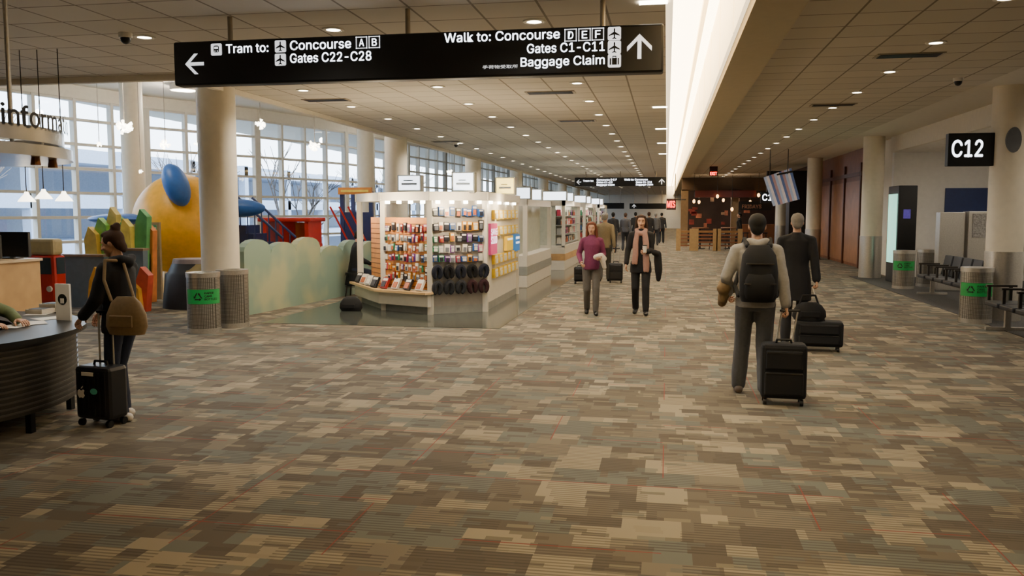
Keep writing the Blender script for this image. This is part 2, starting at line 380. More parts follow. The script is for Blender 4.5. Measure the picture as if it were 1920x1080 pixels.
S,M=osign('large black hanging sign pointing to trams, concourses, gates and baggage claim',Y,X0,-.05,3.01,3.44,3.68)
def lc(px,py):
    p=ay(px,py,Y);return p.x-X0,p.z
def line(s,x0,x1,yb,cap,bold=.015,font=0):
    a=lc(x0,yb);b=lc(x1,yb);c=lc(x0,yb-cap);txt(S,s,M,a[0],a[1],c[1]-a[1],b[0]-a[0],SIGNW,bold=bold,font=font)
line('Tram to:',424,504,100,16.5);line('Concourse',544,659,94,17);line('Gates C22-C28',544,697,118,17)
line('Walk to: Concourse',833,1050,80,17);line('Gates C1-C11',988,1134,100,17);line('Baggage Claim',976,1134,125,16.5);line('手荷物受取所',905,971,129,10.5,0.,1)
for k,px,py in(('train',406,93),('plane',526,87),('plane',526,112),('plane',1152,63),('plane',1152,89),('bag',1152,114)):
    x,y=lc(px,py);icon(S,k,M,x,y,.118 if px>1000 else .114)
for s,px,py in(('A',678,80),('B',702,79),('D',1070,66),('E',1096,65),('F',1121,64)):
    x,y=lc(px,py);boxed(S,s,M,x,y,.112)
x,y=lc(365,120);poly(S,'arrow',ARROW,M,x,y,.2,SIGNW,rot=pi/2);x,y=lc(1199,87);poly(S,'arrow',ARROW,M,x,y,.22,SIGNW)
S2,M2=osign('smaller black overhead sign with white arrows far along the concourse',41,-4.35,-.03,2.98,3.4,3.68)
for s,x,y,w in(('Tram to:',.4,.22,.5),('Concourse D E F',1.05,.27,.95),('Gates C1-C9',1.05,.15,.75),('Baggage Claim',1.05,.03,.85),('Walk to: Concourse',2.35,.27,1.1),('Gates C1-C11',2.9,.15,.75),('Baggage Claim',2.9,.03,.8)):
    txt(S2,s,M2,x,2.98+y,.085,w,SIGNW)
poly(S2,'arrow',ARROW,M2,.2,3.19,.22,SIGNW,rot=pi/2);poly(S2,'arrow',ARROW,M2,4.1,3.19,.26,SIGNW)
for i,(xa,xb,Yf) in enumerate(((-3.3,-.05,78),(-6.2,-3.6,74))):
    s,m=osign(('far black overhead sign with an arrow at the end of the concourse','farthest small black overhead sign near the windows')[i],Yf,xa,xb,2.05,2.55,3.68)
    poly(s,'arrow',ARROW,m,.4,2.3,.34,SIGNW)
# C12 blade sign
t=thing('gate_sign','square black gate sign reading C12 fixed to the right column','sign',(4.86,14.9,2.58))
p0=ay(1779,250,14.95);p1=ay(1846,311,14.95)
mk('housing',box(nb(),p0.x,5.15,14.95,15.1,p1.z,p0.z),SIGNB,t,bev=.01)
Mg=FM((p0.x,14.95),(p0.x+1,14.95));w=p1.x-p0.x
txt(t,'C12',Mg,.05,p1.z+.15,.26,w-.08,SIGNW,bold=.024)
p=ay(1443,370,36);t=thing('gate_sign','small black gate sign reading C11 hanging far along the right side','sign',(p.x,36,p.z-.22))
mk('housing',box(nb(),p.x-.35,p.x+.35,36,36.1,p.z-.22,p.z+.22),SIGNB,t);mk('hanger_pole',cyl(nb(),(p.x,36.05,p.z+.2),(p.x,36.05,3.72),.02),DARKST,t)
txt(t,'C11',FM((p.x-.35,36),(p.x+.35,36)),.06,p.z-.13,.26,.58,SIGNW,.01,.024)
p=ay(1338,325,38);t=thing('exit_sign','small red lit exit sign under the right-hand ceiling','sign',(p.x,38,p.z))
mk('housing',box(nb(),p.x-.17,p.x+.17,38,38.08,p.z-.1,3.72),mat('exit_box','#30100c',.4),t);txt(t,'EXIT',FM((p.x-.17,38),(p.x+.17,38)),.03,p.z-.07,.13,.28,mat('exit_red','#ff3a20',.5,em=4),.006,.02)
p=ay(1902,262,14.76);t=thing('oval_plaque','dark oval plaque high on the nearest right column','plaque',(p.x,14.7,2.9))
mk('plate',prism(nb(),[(.11*cos(a*pi/12),.2*sin(a*pi/12)) for a in range(24)],FM((p.x,14.78),(p.x+1,14.78),p.z),-.05,.015),mat('plaque_grey','#5c5e62',.5),t)
# =================== INFORMATION DESK
DC=V((-6.3,5.9,0));CT=.775;DM=mat('desk_drum_metal','#3f3c37',.35,.6,scale=30)
t=thing('information_desk','curved dark information desk with a black round counter','desk',DC)
mk('counter',arc(nb(),DC,.92,1.5,0,2*pi,CT-.04,CT,64),mat('black_laminate','#0e0e0f',.4),t,smooth=True)
mk('drum',arc(nb(),DC,1.37,1.41,0,2*pi,.17,CT-.04,64),DM,t,smooth=True)
for k in range(12):mk('rib',arc(nb(),DC,1.41,1.418,0,2*pi,.2+k*.044,.215+k*.044,64),mat('desk_rib','#5a5650',.35,.6),t)
for k in range(10):
    a=k*pi/5+.62;mk('leg',box(nb(),DC.x+1.34*cos(a)-.025,DC.x+1.34*cos(a)+.025,DC.y+1.34*sin(a)-.025,DC.y+1.34*sin(a)+.025,0,CT-.03),BLACK,t)
t=thing('information_sign','hanging curved information sign ring with black letters above the desk','sign',(DC.x,DC.y,2.18))
RS=mat('ring_silver','#b5b1a9',.25,.8)
mk('lower_ring',arc(nb(),DC,.75,1.45,0,2*pi,2.19,2.28,64),RS,t,smooth=True)
mk('upper_ring',arc(nb(),DC,1.36,1.385,0,2*pi,2.31,2.43,64),RS,t,smooth=True)
for k in range(8):
    a=k*pi/4+.2;mk('upright',cyl(nb(),(DC.x+1.37*cos(a),DC.y+1.37*sin(a),2.25),(DC.x+1.37*cos(a),DC.y+1.37*sin(a),2.4),.008,n=6),STEEL,t)
bm=textbm('information',.15,1.22,.016)
for v in bm.verts:
    a=math.radians(-9)+v.co.x/1.42;v.co=V((DC.x+1.415*cos(a),DC.y+1.415*sin(a),2.415+v.co.y))
mk('lettering',bm,BLACK,t)
for k in range(6):
    a=math.radians(-12+k*60) if k!=1 else math.radians(14);mk('hanger_pole',cyl(nb(),(DC.x+1.1*cos(a),DC.y+1.1*sin(a),2.25),(DC.x+1.1*cos(a),DC.y+1.1*sin(a),3.68),.018),STEEL,t)
for a in(-8,12,30):
    a=math.radians(a);c=V((DC.x+1.3*cos(a),DC.y+1.3*sin(a),2.13));mk('spot_lamp',cyl(nb(),c,c+V((0,0,.07)),.04,.03),mat('copper_lamp','#8a5e3e',.35,.8),t);lamp('SPOT',c-V((0,0,.02)),10,(1,.87,.7),.04,110,'desk_beam')
# desk clutter
p=gp(122,600,CT);t=thing('placard_stand','white desk placard with a black person symbol on the counter','sign',(p.x,p.y,CT));Mp=FM((p.x-.08,p.y),(p.x+.08,p.y-.02),CT)
mk('card',box(nb(),0,.16,0,.33,-.01,.01,Mp),WHITE,t)
mk('person_symbol',prism(nb(),[(.08+.05*cos(a*pi/8),.19+.05*sin(a*pi/8)) for a in range(16)],Mp,.01,.013),BLACK,t)
mk('person_figure',prism(nb(),[(.06,.155),(.1,.155),(.1,.2),(.06,.2)],Mp,.013,.016),WHITE,t)
for i,(px,py,rot,lb) in enumerate(((75,588,.3,'white paper sheet lying at the back of the desk counter'),(95,597,-.4,'white leaflet lying beside the desk placard'),(62,606,.8,'loose white paper lying near the counter edge'),(30,612,.1,'white form lying nearest the clerk'))):
    p=gp(px,py,CT);tag(mk('paper_sheet',box(nb(),-.1,.1,-.14,.14,0,.002,T(p.x,p.y,CT+.001+i*.001)@Mx.Rotation(rot,4,'Z')),WHITE),lb,'paper')
for px,py,h,lb in((62,590,.045,'small stack of pale leaflets with a dark cover on the counter'),(88,586,.08,'taller stack of pale leaflets beside the desk placard')):
    p=gp(px,py,CT);t=thing('leaflet_stack',lb,'leaflets',(p.x,p.y,CT));mk('stack',box(nb(),p.x-.1,p.x+.08,p.y+.02,p.y+.2,CT+.006,CT+h),mat('leaflet_cream','#cfc5b2',.6),t);mk('top_leaflet',box(nb(),p.x-.08,p.x+.06,p.y+.04,p.y+.18,CT+h,CT+h+.005),mat('leaflet_dark','#3a4048',.5),t)
t=thing('back_cabinet','light wood cabinet standing behind the information desk','cabinet',(-8.2,8.7,0))
mk('body',box(nb(),-9.0,-7.42,8.4,9.1,0,1.17),OAK,t,bev=.01);mk('top',box(nb(),-9.02,-7.4,8.37,9.12,1.17,1.2),mat('cabinet_top','#c9b08c',.4),t)
mk('door',box(nb(),-8.2,-7.5,8.385,8.4,.1,1.1),OAK,t)
for x,y,w,z,lb in((-7.72,8.55,.5,.27,'black flat monitor on the cabinet, the nearer one'),(-7.7,8.95,.55,.3,'black flat monitor on the cabinet, the rear one showing at its right')):
    t=thing('monitor',lb,'monitor',(x,y,1.2));mk('screen',box(nb(),x-w/2,x+w/2,y-.03,y+.02,1.22,1.22+z),BLACK,t,bev=.008);mk('stand',box(nb(),x-.1,x+.1,y-.06,y+.1,1.2,1.215),BLACK,t);mk('neck',box(nb(),x-.03,x+.03,y+.02,y+.05,1.2,1.4),BLACK,t)
for i,(px,py) in enumerate(((50,372),(82,367),(120,371))):
    p=ay(px,py,9.2);t=thing('cone_pendant','white glowing cone pendant lamp over the cabinet, %s from the left'%OR[i],'pendant lamp',p,group='cone pendant lamps')
    mk('cord',cyl(nb(),p+V((0,0,.05)),(p.x,p.y,3.68),.006,n=6),DARKST,t);mk('shade',lathe(nb(),[(.1,-.04),(.085,-.015),(.03,.05),(.02,.08)],p),mat('pendant_glass','#fff2da',.4,em=6),t,smooth=True)
# =================== BINS
GREEN=mat('bin_green','#1f9a4a',.5)
def bin_(x,y,label,green,r=.235,h=.88):
    t=thing('waste_bin',label,'bin',(x,y,0),group='steel bins')
    mk('body',cyl(nb(),(x,y,.06),(x,y,h-.06),r,n=36),PERF,t,smooth=True)
    mk('base_ring',cyl(nb(),(x,y,0),(x,y,.07),r+.004,n=36),STEEL,t,smooth=True)
    mk('rim',arc(nb(),(x,y),r*.55,r+.006,0,2*pi,h-.07,h,36),STEEL,t,smooth=True);mk('opening',cyl(nb(),(x,y,h-.06),(x,y,h-.03),r*.56,n=30),BLACK,t)
    if green:
        a=math.atan2(-y,-x);mk('label_band',arc(nb(),(x,y),r,r+.006,a-1.15,a+1.15,.43,.64,24),GREEN,t,smooth=True)
        bm=nb()
        for k in range(3):
            q=2*pi*k/3
            for pts in([(-.05,-.045),(.02,-.045),(.02,-.028),(-.04,-.028)],[(.02,-.058),(.05,-.036),(.02,-.015)]):
                bm.faces.new([bm.verts.new((px*cos(q)-py*sin(q),px*sin(q)+py*cos(q),0)) for px,py in pts])
        def wrap(bm,x0,z0):
            for v in bm.verts:
                b=a+(x0+v.co.x)/r;v.co=V((x+(r+.009)*cos(b),y+(r+.009)*sin(b),z0+v.co.y))
        wrap(bm,-.08,.535);mk('recycling_symbol',bm,BLACK,t)
        for s,z in(('PAPER',.575),('CANS',.53),('BOTTLES',.485)):
            bm=textbm(s,.03,.035*len(s)*.75,.02);wrap(bm,0.01,z);mk('lettering',bm,BLACK,t)
p=gp(384,622);bin_(p.x,p.y,'steel bin with green recycling band beside the big left column',True)
p=gp(438,612);bin_(p.x,p.y,'plain steel bin without a green band beside the big left column',False)
p=gp(1693,541);bin_(p.x,p.y,'steel bin with green band in front of the lit advertising cabinet',True)
p=gp(1737,537);bin_(p.x,p.y,'plain steel bin behind the row of black gate seats',False)
p=gp(1828,604);bin_(p.x,p.y,'steel bin standing by the nearest right column, green band at its side',True)
# =================== PLAY AREA
def cloudm():
    m=newm('painted_clouds');g=NG(m);n=g.n('ShaderNodeTexNoise');n.inputs['Scale'].default_value=1.3;g.l(g.tc.outputs['Object'],n.inputs['Vector'])
    r=g.n('ShaderNodeValToRGB');r.color_ramp.elements[0].position=.45;r.color_ramp.elements[1].position=.62;r.color_ramp.elements[0].color=lin('#7f9585')+(1,);r.color_ramp.elements[1].color=lin('#a2a584')+(1,)
    g.l(n.outputs['Fac'],r.inputs['Fac']);g.out(r.outputs['Color'],.6);return m
A=(-7.0,13.35);B=(-6.3,20.0);M=FM(A,B);L=L2(A,B)
def scal(l,n,h0,h1,seed):
    rr=random.Random(seed);top=[];e=[0]
    for k in range(n):e.append(e[-1]+rr.uniform(.7,1.3))
    e=[q*l/e[-1] for q in e]
    for k in range(n):
        hh=rr.uniform(h0,h1)
        for j in range(9):
            a=pi*j/8;top.append((e[k]+(e[k+1]-e[k])*(1-cos(a))/2,hh-.2+.2*sin(a)))
    return [(0,0)]+top+[(l,0)]
t=thing('play_area_wall','pale green scalloped low wall painted with clouds','wall panel',(A[0],A[1],0))
mk('panel',prism(nb(),scal(L,8,1.05,1.3,5),M,-.14,0),cloudm(),t)
t=thing('play_area_wall','grey-blue low panel wall in front of the colourful sculptures','wall panel',(-10.5,14,0))
GB=mat('grey_blue_panel','#63737f',.6)
mk('panel',box(nb(),-12.6,-10.1,14.0,14.12,0,.94),GB,t);mk('panel',box(nb(),-9.75,-9.28,13.95,14.1,0,1.06),GB,t);mk('panel',box(nb(),-10.1,-9.75,14.2,14.3,0,.9),mat('teal_panel','#6a808a',.6),t)
mk('cap_rail',box(nb(),-12.6,-10.1,13.98,14.14,.94,.98),mat('rail_tan','#8d755d',.5),t);mk('cap_rail',box(nb(),-9.77,-9.26,13.93,14.12,1.06,1.1),mat('rail_tan','#8d755d',.5),t)
t=thing('plinth','empty dark plinth with a slanted plaque near the column','plinth',(-8.55,14.4,0))
mk('body',loft(nb(),[(-8.55,14.45,0,.62,.5),(-8.55,14.45,.62,.56,.45),(-8.55,14.45,.66,.5,.42),(-8.55,14.45,.82,.42,.36)],28),mat('plinth_dark','#2c2e33',.5),t,smooth=True)
mk('upper_tier',loft(nb(),[(-8.55,14.45,.82,.42,.36),(-8.55,14.45,.9,.4,.34)],28),mat('plinth_mauve','#8c7f80',.6),t,smooth=True)
Mq=T(-8.3,14.03,.62)@Mx.Rotation(math.radians(-35),4,'X');mk('plaque',box(nb(),-.2,.2,-.03,0,0,.22,Mq),mat('brass_plaque','#9a8a60',.4,.6),t)
YEL=mat('toy_yellow','#eeae24',.4);BLU=mat('toy_blue','#2d62b0',.4);RED=mat('toy_red','#c92a1e',.4);NAVY=mat('toy_navy','#26376a',.45);ORG=mat('toy_orange','#d98a3a',.4)
p=ay(338,425,17.5);t=thing('play_sculpture','huge rounded yellow play sculpture with a blue fin','sculpture',(p.x,17.5,0))
mk('body',sph(nb(),(p.x,17.6,1.45),(1.05,1.1,1.15),sub=4),YEL,t,smooth=True);mk('support',cyl(nb(),(p.x,17.6,0),(p.x,17.6,.6),.7,.5,24),YEL,t)
q=ay(328,345,16.7);Mb=T(q.x,16.75,2.33)@Mx.Rotation(-.35,4,'Y');mk('fin',sph(nb(),(0,0,0),(.25,.3,.48),Mb,3),BLU,t,smooth=True)
q=ay(215,411,16.5);mk('wing',sph(nb(),(q.x,16.8,q.z),(.8,.5,.12),None,3),BLU,t,smooth=True)
mk('wing_strut',cyl(nb(),(q.x+.5,16.9,q.z),(p.x-.6,17.3,1.5),.05),BLU,t)
q=ay(482,392,17.5);mk('tail',sph(nb(),(q.x-.5,17.6,q.z+.02),(.65,.2,.2),None,3),BLU,t,smooth=True)
t=thing('spiky_sculpture','cluster of jagged green, yellow and orange painted spikes','sculpture',gp(220,575)+V((0,.6,0)))
rr=random.Random(3)
for k,(px,top,c) in enumerate(((166,425,'#d9b24a'),(182,408,'#7fbe5a'),(198,388,'#e8d07a'),(214,396,'#4f8f5a'),(230,410,'#f0d25e'),(246,392,'#5faa66'),(260,418,'#d8803c'),(176,465,'#4c9a8a'),(208,450,'#e4b54c'),(236,455,'#8fbe4e'),(262,462,'#e9d47a'),(190,485,'#d06a2a'),(224,490,'#4f9f5a'),(250,500,'#c8503a'),(168,500,'#e0b040'),(206,515,'#5a9a4a'),(240,525,'#d8a040'))):
    y=(14.9 if k<13 else 13.75)+.12*(k%4)-(.2 if k>12 else 0);q=ay(px+12,top,y);lean=rr.uniform(-.12,.12);w=rr.uniform(.11,.17)
    if k>12:y=13.55+.1*(k%4);q=ay(px+12,top,y)
    bm=nb();prism(bm,[(-w,0),(w,0),(w*.9+lean,max(.1,q.z-.15)),(lean-w*.2,q.z),(lean-w*.9,max(.1,q.z-.25))],FM((q.x,y),(q.x+1,y)),-.08,.08);mk('spike',bm,mat('spike'+str(k),c,.5,var=.2,scale=5),t)
p=ay(283,470,15.6);t=thing('poster_stand','green and white illustrated poster on a tan stand','poster',(p.x,15.6,0))
mk('frame',box(nb(),p.x-.2,p.x+.2,15.6,15.66,0,1.55),mat('poster_tan','#9f8a6c',.5),t);mk('sheet',box(nb(),p.x-.15,p.x+.15,15.59,15.6,1.0,1.5),mat('poster_green','#6caa7a',.5,var=.5,scale=14),t);mk('sheet',box(nb(),p.x+.02,p.x+.14,15.585,15.59,1.15,1.45),WHITE,t)
p=ay(84,495,12.8);yb=12.85;t=thing('toy_bus','red and cream toy bus beside the grey-blue panels','toy vehicle',(p.x,12.9,0))
mk('body',box(nb(),p.x-.4,p.x+.14,yb,yb+.3,.2,1.02),RED,t,bev=.05);mk('roof',box(nb(),p.x-.38,p.x+.12,yb+.02,yb+.28,1.02,1.3),mat('bus_cream','#c9b98c',.4),t,bev=.05)
TG=mat('toy_glass','#3a4650',.2)
mk('windshield',box(nb(),p.x-.34,p.x+.08,yb-.012,yb,.7,.98),TG,t);mk('side_window',box(nb(),p.x+.14,p.x+.15,yb+.05,yb+.25,.7,.98),TG,t)
mk('headlight',cyl(nb(),(p.x+.04,yb,.45),(p.x+.04,yb-.03,.45),.05),WHITE,t)
for y in(yb+.08,yb+.24):
    for x in(p.x-.36,p.x+.1):mk('wheel',cyl(nb(),(x-.04,y,.12),(x+.04,y,.12),.12,n=20),BLACK,t)
p=ay(535,438,19.5);t=thing('red_play_vehicle','bright red open play vehicle showing behind the scalloped wall','play equipment',(p.x,19.5,0))
for x in(-.55,-.1,.55):mk('window_post',box(nb(),p.x+x-.05,p.x+x+.05,19.5,20.3,.2,1.55),RED,t)
mk('lower_body',box(nb(),p.x-.62,p.x+.62,19.45,20.35,.15,1.0),RED,t,bev=.05);mk('roof',box(nb(),p.x-.68,p.x+.68,19.4,20.4,1.52,1.62),RED,t,bev=.03);mk('yellow_panel',box(nb(),p.x-.05,p.x+.25,20.2,20.23,1.0,1.5),YEL,t)
for x in(-.4,.4):mk('wheel',cyl(nb(),(p.x+x,19.4,.18),(p.x+x,19.5,.18),.18,n=20),BLACK,t)
p=ay(668,400,21.6);t=thing('play_tower','navy play tower with an orange sign top behind the kiosk','play equipment',(p.x,21.6,0));yy=21.6
for x in(-.4,.4):
    for y in(0,.8):mk('post',box(nb(),p.x+x-.05,p.x+x+.05,yy+y,yy+.1+y,0,2.3),NAVY,t)
mk('deck',box(nb(),p.x-.45,p.x+.45,yy,yy+.9,.9,1.0),NAVY,t);mk('side_panel',box(nb(),p.x-.36,p.x+.36,yy+.02,yy+.06,1.0,1.75),NAVY,t)
mk('roof_sign',box(nb(),p.x-.46,p.x+.46,yy-.1,yy,2.22,2.4),ORG,t);mk('sign_stripe',box(nb(),p.x-.38,p.x+.38,yy-.11,yy-.1,2.28,2.34),mat('sign_yellow','#f4da5a',.5),t)
for x in(-.25,0,.25):mk('rail',cyl(nb(),(p.x+x,yy,1.0),(p.x+x-.4,yy-.2,1.9),.025),RED,t)
p=ay(485,430,18.5);t=thing('slide_stair','navy stair with slanted railings right of the big column','play equipment',(p.x,18.5,0))
for k in range(6):mk('step',box(nb(),p.x-.5+k*.18,p.x-.32+k*.18,18.5,19.2,0,1.45-k*.2),NAVY,t)
for y in(18.5,19.2):
    bm=nb();cyl(bm,(p.x-.5,y,2.1),(p.x+.6,y,1.15),.03)
    for k in range(6):cyl(bm,(p.x-.45+k*.18,y,1.3-k*.18),(p.x-.45+k*.18,y,2.05-k*.155),.015,n=6)
    mk('railing',bm,NAVY,t)
# star pendants
STAR=mat('star_lamp','#fff4df',.4,em=9)
for i,(px,py,Y,s,lb) in enumerate(((233,237,16,.17,'large white cluster pendant lamp beside the far cream column'),(488,233,17,.11,'white cluster pendant lamp just right of the big left column'),(590,272,20,.15,'wide white cluster pendant lamp above the red play vehicle'),(310,271,18,.12,'white cluster pendant lamp above the yellow sculpture'),(370,270,19,.08,'small white pendant lamp just left of the big left column'),(186,271,17,.06,'tiny white pendant lamp left of the far cream column'),(264,322,18,.05,'tiny low pendant lamp beside the yellow sculpture'),(843,322,26,.09,'small white pendant lamp above the kiosk'))):
    p=ay(px,py,Y);t=thing('cluster_pendant',lb,'pendant lamp',p);mk('cord',cyl(nb(),p,(p.x,p.y,4.95 if p.x<-6.9 else 3.68),.008,n=6),mat('cord_white','#b5aa98',.5),t)
    bm=nb();rr=random.Random(i);sph(bm,p,s*.4)
    for k in range(22):
        d=V((rr.gauss(0,1),rr.gauss(0,1),rr.gauss(0,.7))).normalized();cyl(bm,p+d*s*.3,p+d*s,s*.06,s*.2,6)
    mk('lamp_cluster',bm,STAR,t)
# =================== KIOSKS
KW=mat('kiosk_white','#d3cdbf',.4,var=.03);KG=mat('kiosk_grey','#8f918c',.4);LIT=mat('lit_panel_white','#e6f0ff',.5,em=3.5);LITY=mat('lit_panel_yellow','#ffe27a',.5,em=3)
PK=['#1c1c22','#c23a5c','#e8e4dc','#2f5fa8','#d89a2a','#7a3aa0','#b5b9bd','#3a8f6a','#d8d2c8','#a02a2a','#2a2a30','#e06a9a']
PN={'#1c1c22':'black','#c23a5c':'magenta','#e8e4dc':'white','#2f5fa8':'blue','#d89a2a':'amber','#7a3aa0':'purple','#b5b9bd':'silver','#3a8f6a':'green','#d8d2c8':'cream','#a02a2a':'red','#2a2a30':'charcoal','#e06a9a':'pink','#e8c21f':'yellow'}
PB={}
def pack(M,s,z,w,h,d,c,label,group,name='blister_pack',cat='package',rot=0):
    key=(round(w,3),round(h,3),round(d,3),c)
    if key not in PB:
        me=bpy.data.meshes.new(name);b=box(nb(),-w/2,w/2,0,h,.004,d)
        n0=len(b.faces);box(b,-w*.32,w*.32,h*.1,h*.62,d,d+.012)
        box(b,-w*.4,w*.4,h*.7,h*.92,d,d+.002)
        b.faces.ensure_lookup_table()
        for i,f in enumerate(b.faces):f.material_index=0 if i<n0 else(1 if i<n0+6 else 2)
        b.to_mesh(me);b.free();me.materials.append(mat('pack_'+PN[c],c,.4));me.materials.append(mat('pack_inner'+str(R.randint(0,3)),R.choice(['#303038','#d9d5cc','#6c7078','#b4643c']),.35));me.materials.append(mat('pack_white','#ded9cf',.4))
        PB[key]=me
    o=bpy.data.objects.new(name,PB[key]);COL.objects.link(o);o.matrix_world=M@T(s,z,0)@Mx.Rotation(rot,4,'Z');return tag(o,label,cat,group)
P=[(-5.85,15.8),(-4.95,14.55),(-3.95,14.05),(-3.12,14.65),(-3.15,18.0),(-5.85,18.0)]
t=thing('display_kiosk','white island kiosk hung with travel accessories and lit signs on top','kiosk',(-4.5,15.8,0))
UP=Mx.Identity(4)
mk('plinth',prism(nb(),P,UP,.006,.14),KG,t)
sh=[(-6.1,15.85),(-5.05,14.3),(-3.98,13.82),(-3.85,14.05),(-4.95,14.55),(-5.85,15.8)];mk('shelf',prism(nb(),sh,UP,.36,.4),mat('shelf_light','#dcb987',.3),t)
mk('shelf_apron',prism(nb(),[(-5.98,15.82),(-5.0,14.4),(-3.97,13.93),(-3.9,14.07),(-4.95,14.6),(-5.85,15.85)],UP,.14,.36),KW,t)
def fpan(name,a,b,z0,z1,th,m,par,off=0,s0=0,s1=0):return mk(name,box(nb(),s0,L2(a,b)-s1,z0,z1,off-th,off,FM(a,b)),m,par)
PW=(-5.4,15.17)
for a,b in((P[1],P[2]),(PW,P[1])):
    o=fpan('slat_wall',a,b,.42,1.66,.06,SLAT,t);bm=nb()
    for k in range(13):box(bm,0,L2(a,b),.46+k*.09,.475+k*.09,0,.004,FM(a,b))
    mk('slat_groove',bm,mat('groove_brown','#7a4a20',.5),o)
M1=FM(P[1],P[2])
fpan('wire_rack',P[2],P[3],.14,1.95,.04,mat('rack_grey','#9a958e',.4,.3),t);fpan('side_panel',P[3],P[4],.14,1.95,.05,KW,t);fpan('back_panel',P[4],P[5],.14,1.6,.05,KW,t)
for a in P:mk('post',box(nb(),a[0]-.045,a[0]+.045,a[1]-.045,a[1]+.045,.006,2.0),KW,t)
for a,b in zip(P,P[1:]+P[:1]):fpan('header',a,b,1.95,2.1,.14,KW,t,.07,-.05,-.05)
for a,b in((P[1],P[2]),(P[2],P[3]),(P[3],P[4])):
    m=FM(a,b);l=L2(a,b)
    for k in range(4):mk('header_lamp',box(nb(),l*(k+.4)/4,l*(k+.4)/4+.06,1.9,1.95,.0,.06,m),mat('kiosk_lamp','#fff0d0',.5,em=24),t)
for px0,px1,Yk,m,z0,z1 in((745,790,14.9,LIT,2.18,2.4),(847,890,14.4,LIT,2.16,2.42),(928,966,16.2,LITY,2.14,2.4)):
    a=ay(px0,350,Yk);b=ay(px1,350,Yk);o=mk('sign_box',box(nb(),a.x,b.x,Yk,Yk+.18,2.08,z1+.02),KG,t,bev=.01);mk('sign_panel',box(nb(),a.x+.03,b.x-.03,Yk-.01,Yk,z0-.03,z1),m,o)
    mk('sign_print',box(nb(),a.x+.08,b.x-.08,Yk-.013,Yk-.01,z0+.06,z0+.1),mat('print_grey','#7c8896',.6),o);mk('sign_print',box(nb(),a.x+.12,b.x-.15,Yk-.013,Yk-.01,z0+.13,z0+.15),mat('print_grey','#7c8896',.6),o)
for x,y,z,e in((-4.75,13.95,1.85,62),(-5.6,14.8,1.8,25),(-3.35,13.85,1.85,55),(-2.75,15.6,1.85,50)):lamp('POINT',(x,y,z),e,(1,.79,.5),.06,None,'kiosk_fill_glow')  # bare point lamps added in front of the kiosk to make it glow
l=L2(P[1],P[2]);rows=['top','second','third','fourth','fifth','sixth']
for r in range(6):
    for k in range(11):
        c=R.choice(PK);pack(M1,.08+k*(l-.14)/10.2+R.uniform(-.012,.012),1.42-r*.172+R.uniform(-.02,.02),R.choice((.055,.065,.075)),R.choice((.1,.12,.14)),R.choice((.02,.04)),c,'small %s blister pack, %s in the %s row of the wooden slatwall'%(PN[c],OR[k],rows[r]),'blister packs on the slatwall',rot=R.uniform(-.06,.06))
Mr=FM(P[2],P[3]);l=L2(P[2],P[3])
for r,(z,h) in enumerate(((1.68,.16),(1.44,.15),(1.25,.13),(1.07,.13),(.9,.12))):
    for k in range(9):
        c=R.choice(['#e8e4dc','#b5b9bd','#2f5fa8','#1c1c22'] if r==0 else PK);pack(Mr,.08+k*(l-.15)/8.3+R.uniform(-.01,.01),z+R.uniform(-.015,.015),R.choice((.07,.085,.1)),h*R.choice((.8,.95,1.1)),R.choice((.03,.05,.07)),c,'%s accessory box, %s in the %s row of the front rack'%(PN[c],OR[k],rows[r]),'boxes on the front rack','accessory_box',rot=R.uniform(-.05,.05))
PC=[('dark navy','#171b2a'),('black','#0f0f13'),('charcoal','#26282e'),('dark maroon','#35191f')]
for r in range(2):
    for k in range(5):
        nm,c=PC[(k%2 if r==0 else 2+(k>2))];bm=nb();pts=[(.062*cos(a),.1*sin(a),0) for a in[math.radians(q) for q in range(-50,231,28)]]
        limb(bm,pts,[.036,.042,.046,.048,.048,.048,.048,.048,.046,.042,.036],Mr@T(.1+k*(l-.16)/4,.72-r*.27,.07)@Mx.Rotation(R.uniform(-.15,.15),4,'Z'),8,1)
        tag(mk('neck_pillow',bm,mat('pillow_'+nm.replace(' ','_'),c,.95),smooth=True),'%s horseshoe neck pillow, %s in the %s row of pillows'%(nm,OR[k],('upper','lower')[r]),'neck pillow','neck pillows on the front rack')
Ms=FM(P[3],P[4])
for r,z in enumerate((1.62,1.32,.8,.55)):
    for k in range(6):
        pack(Ms,.75+k*.45,z,.34,.17,.06,'#e8c21f','flat yellow package, %s in the %s row on the right side of the kiosk'%(OR[k],rows[r]),'yellow packages','yellow_package')
def poster(M,s,z,w,h,c,words,label):
    p=M@V((s,z,.02));t=thing('poster',label,'poster',p);mk('sheet',box(nb(),s,s+w,z,z+h,.02,.078,M),mat('poster_'+c.strip('#'),c,.5,em=.4),t)
    for i,(q,hh) in enumerate(words):
        if q:txt(t,q,M,s+.05*w,z+h*(1-.28*(i+1))-.05,hh,w*.9,SIGNW,.082)
        else:mk('printed_line',box(nb(),s+.1*w,s+.9*w,z+h*(1-.28*(i+1)),z+h*(1-.28*(i+1))+hh,.078,.082,M),SIGNW,t)
poster(Ms,.1,1.0,.62,.55,'#d2457a',[('SAVE',.11),('$100',.13)],'pink poster reading SAVE $100 on the kiosk side')
poster(Ms,1.75,1.0,.7,.28,'#e9bd2a',[('',.04)],'yellow notice sheet between the rows of yellow packages')
poster(Ms,2.75,.95,.55,.34,'#2f78c0',[('',.05),('',.04)],'blue notice sheet at the far end of the kiosk side')
Msh=[((-5.8,15.55),'#1c1c22'),((-5.58,15.22),'#e8e4dc'),((-5.36,14.9),'#b5b9bd'),((-5.15,14.6),'#1c1c22'),((-4.9,14.41),'#a02a2a'),((-4.65,14.29),'#e8e4dc'),((-4.4,14.17),'#2a2a30'),((-4.15,14.05),'#e8e4dc')]
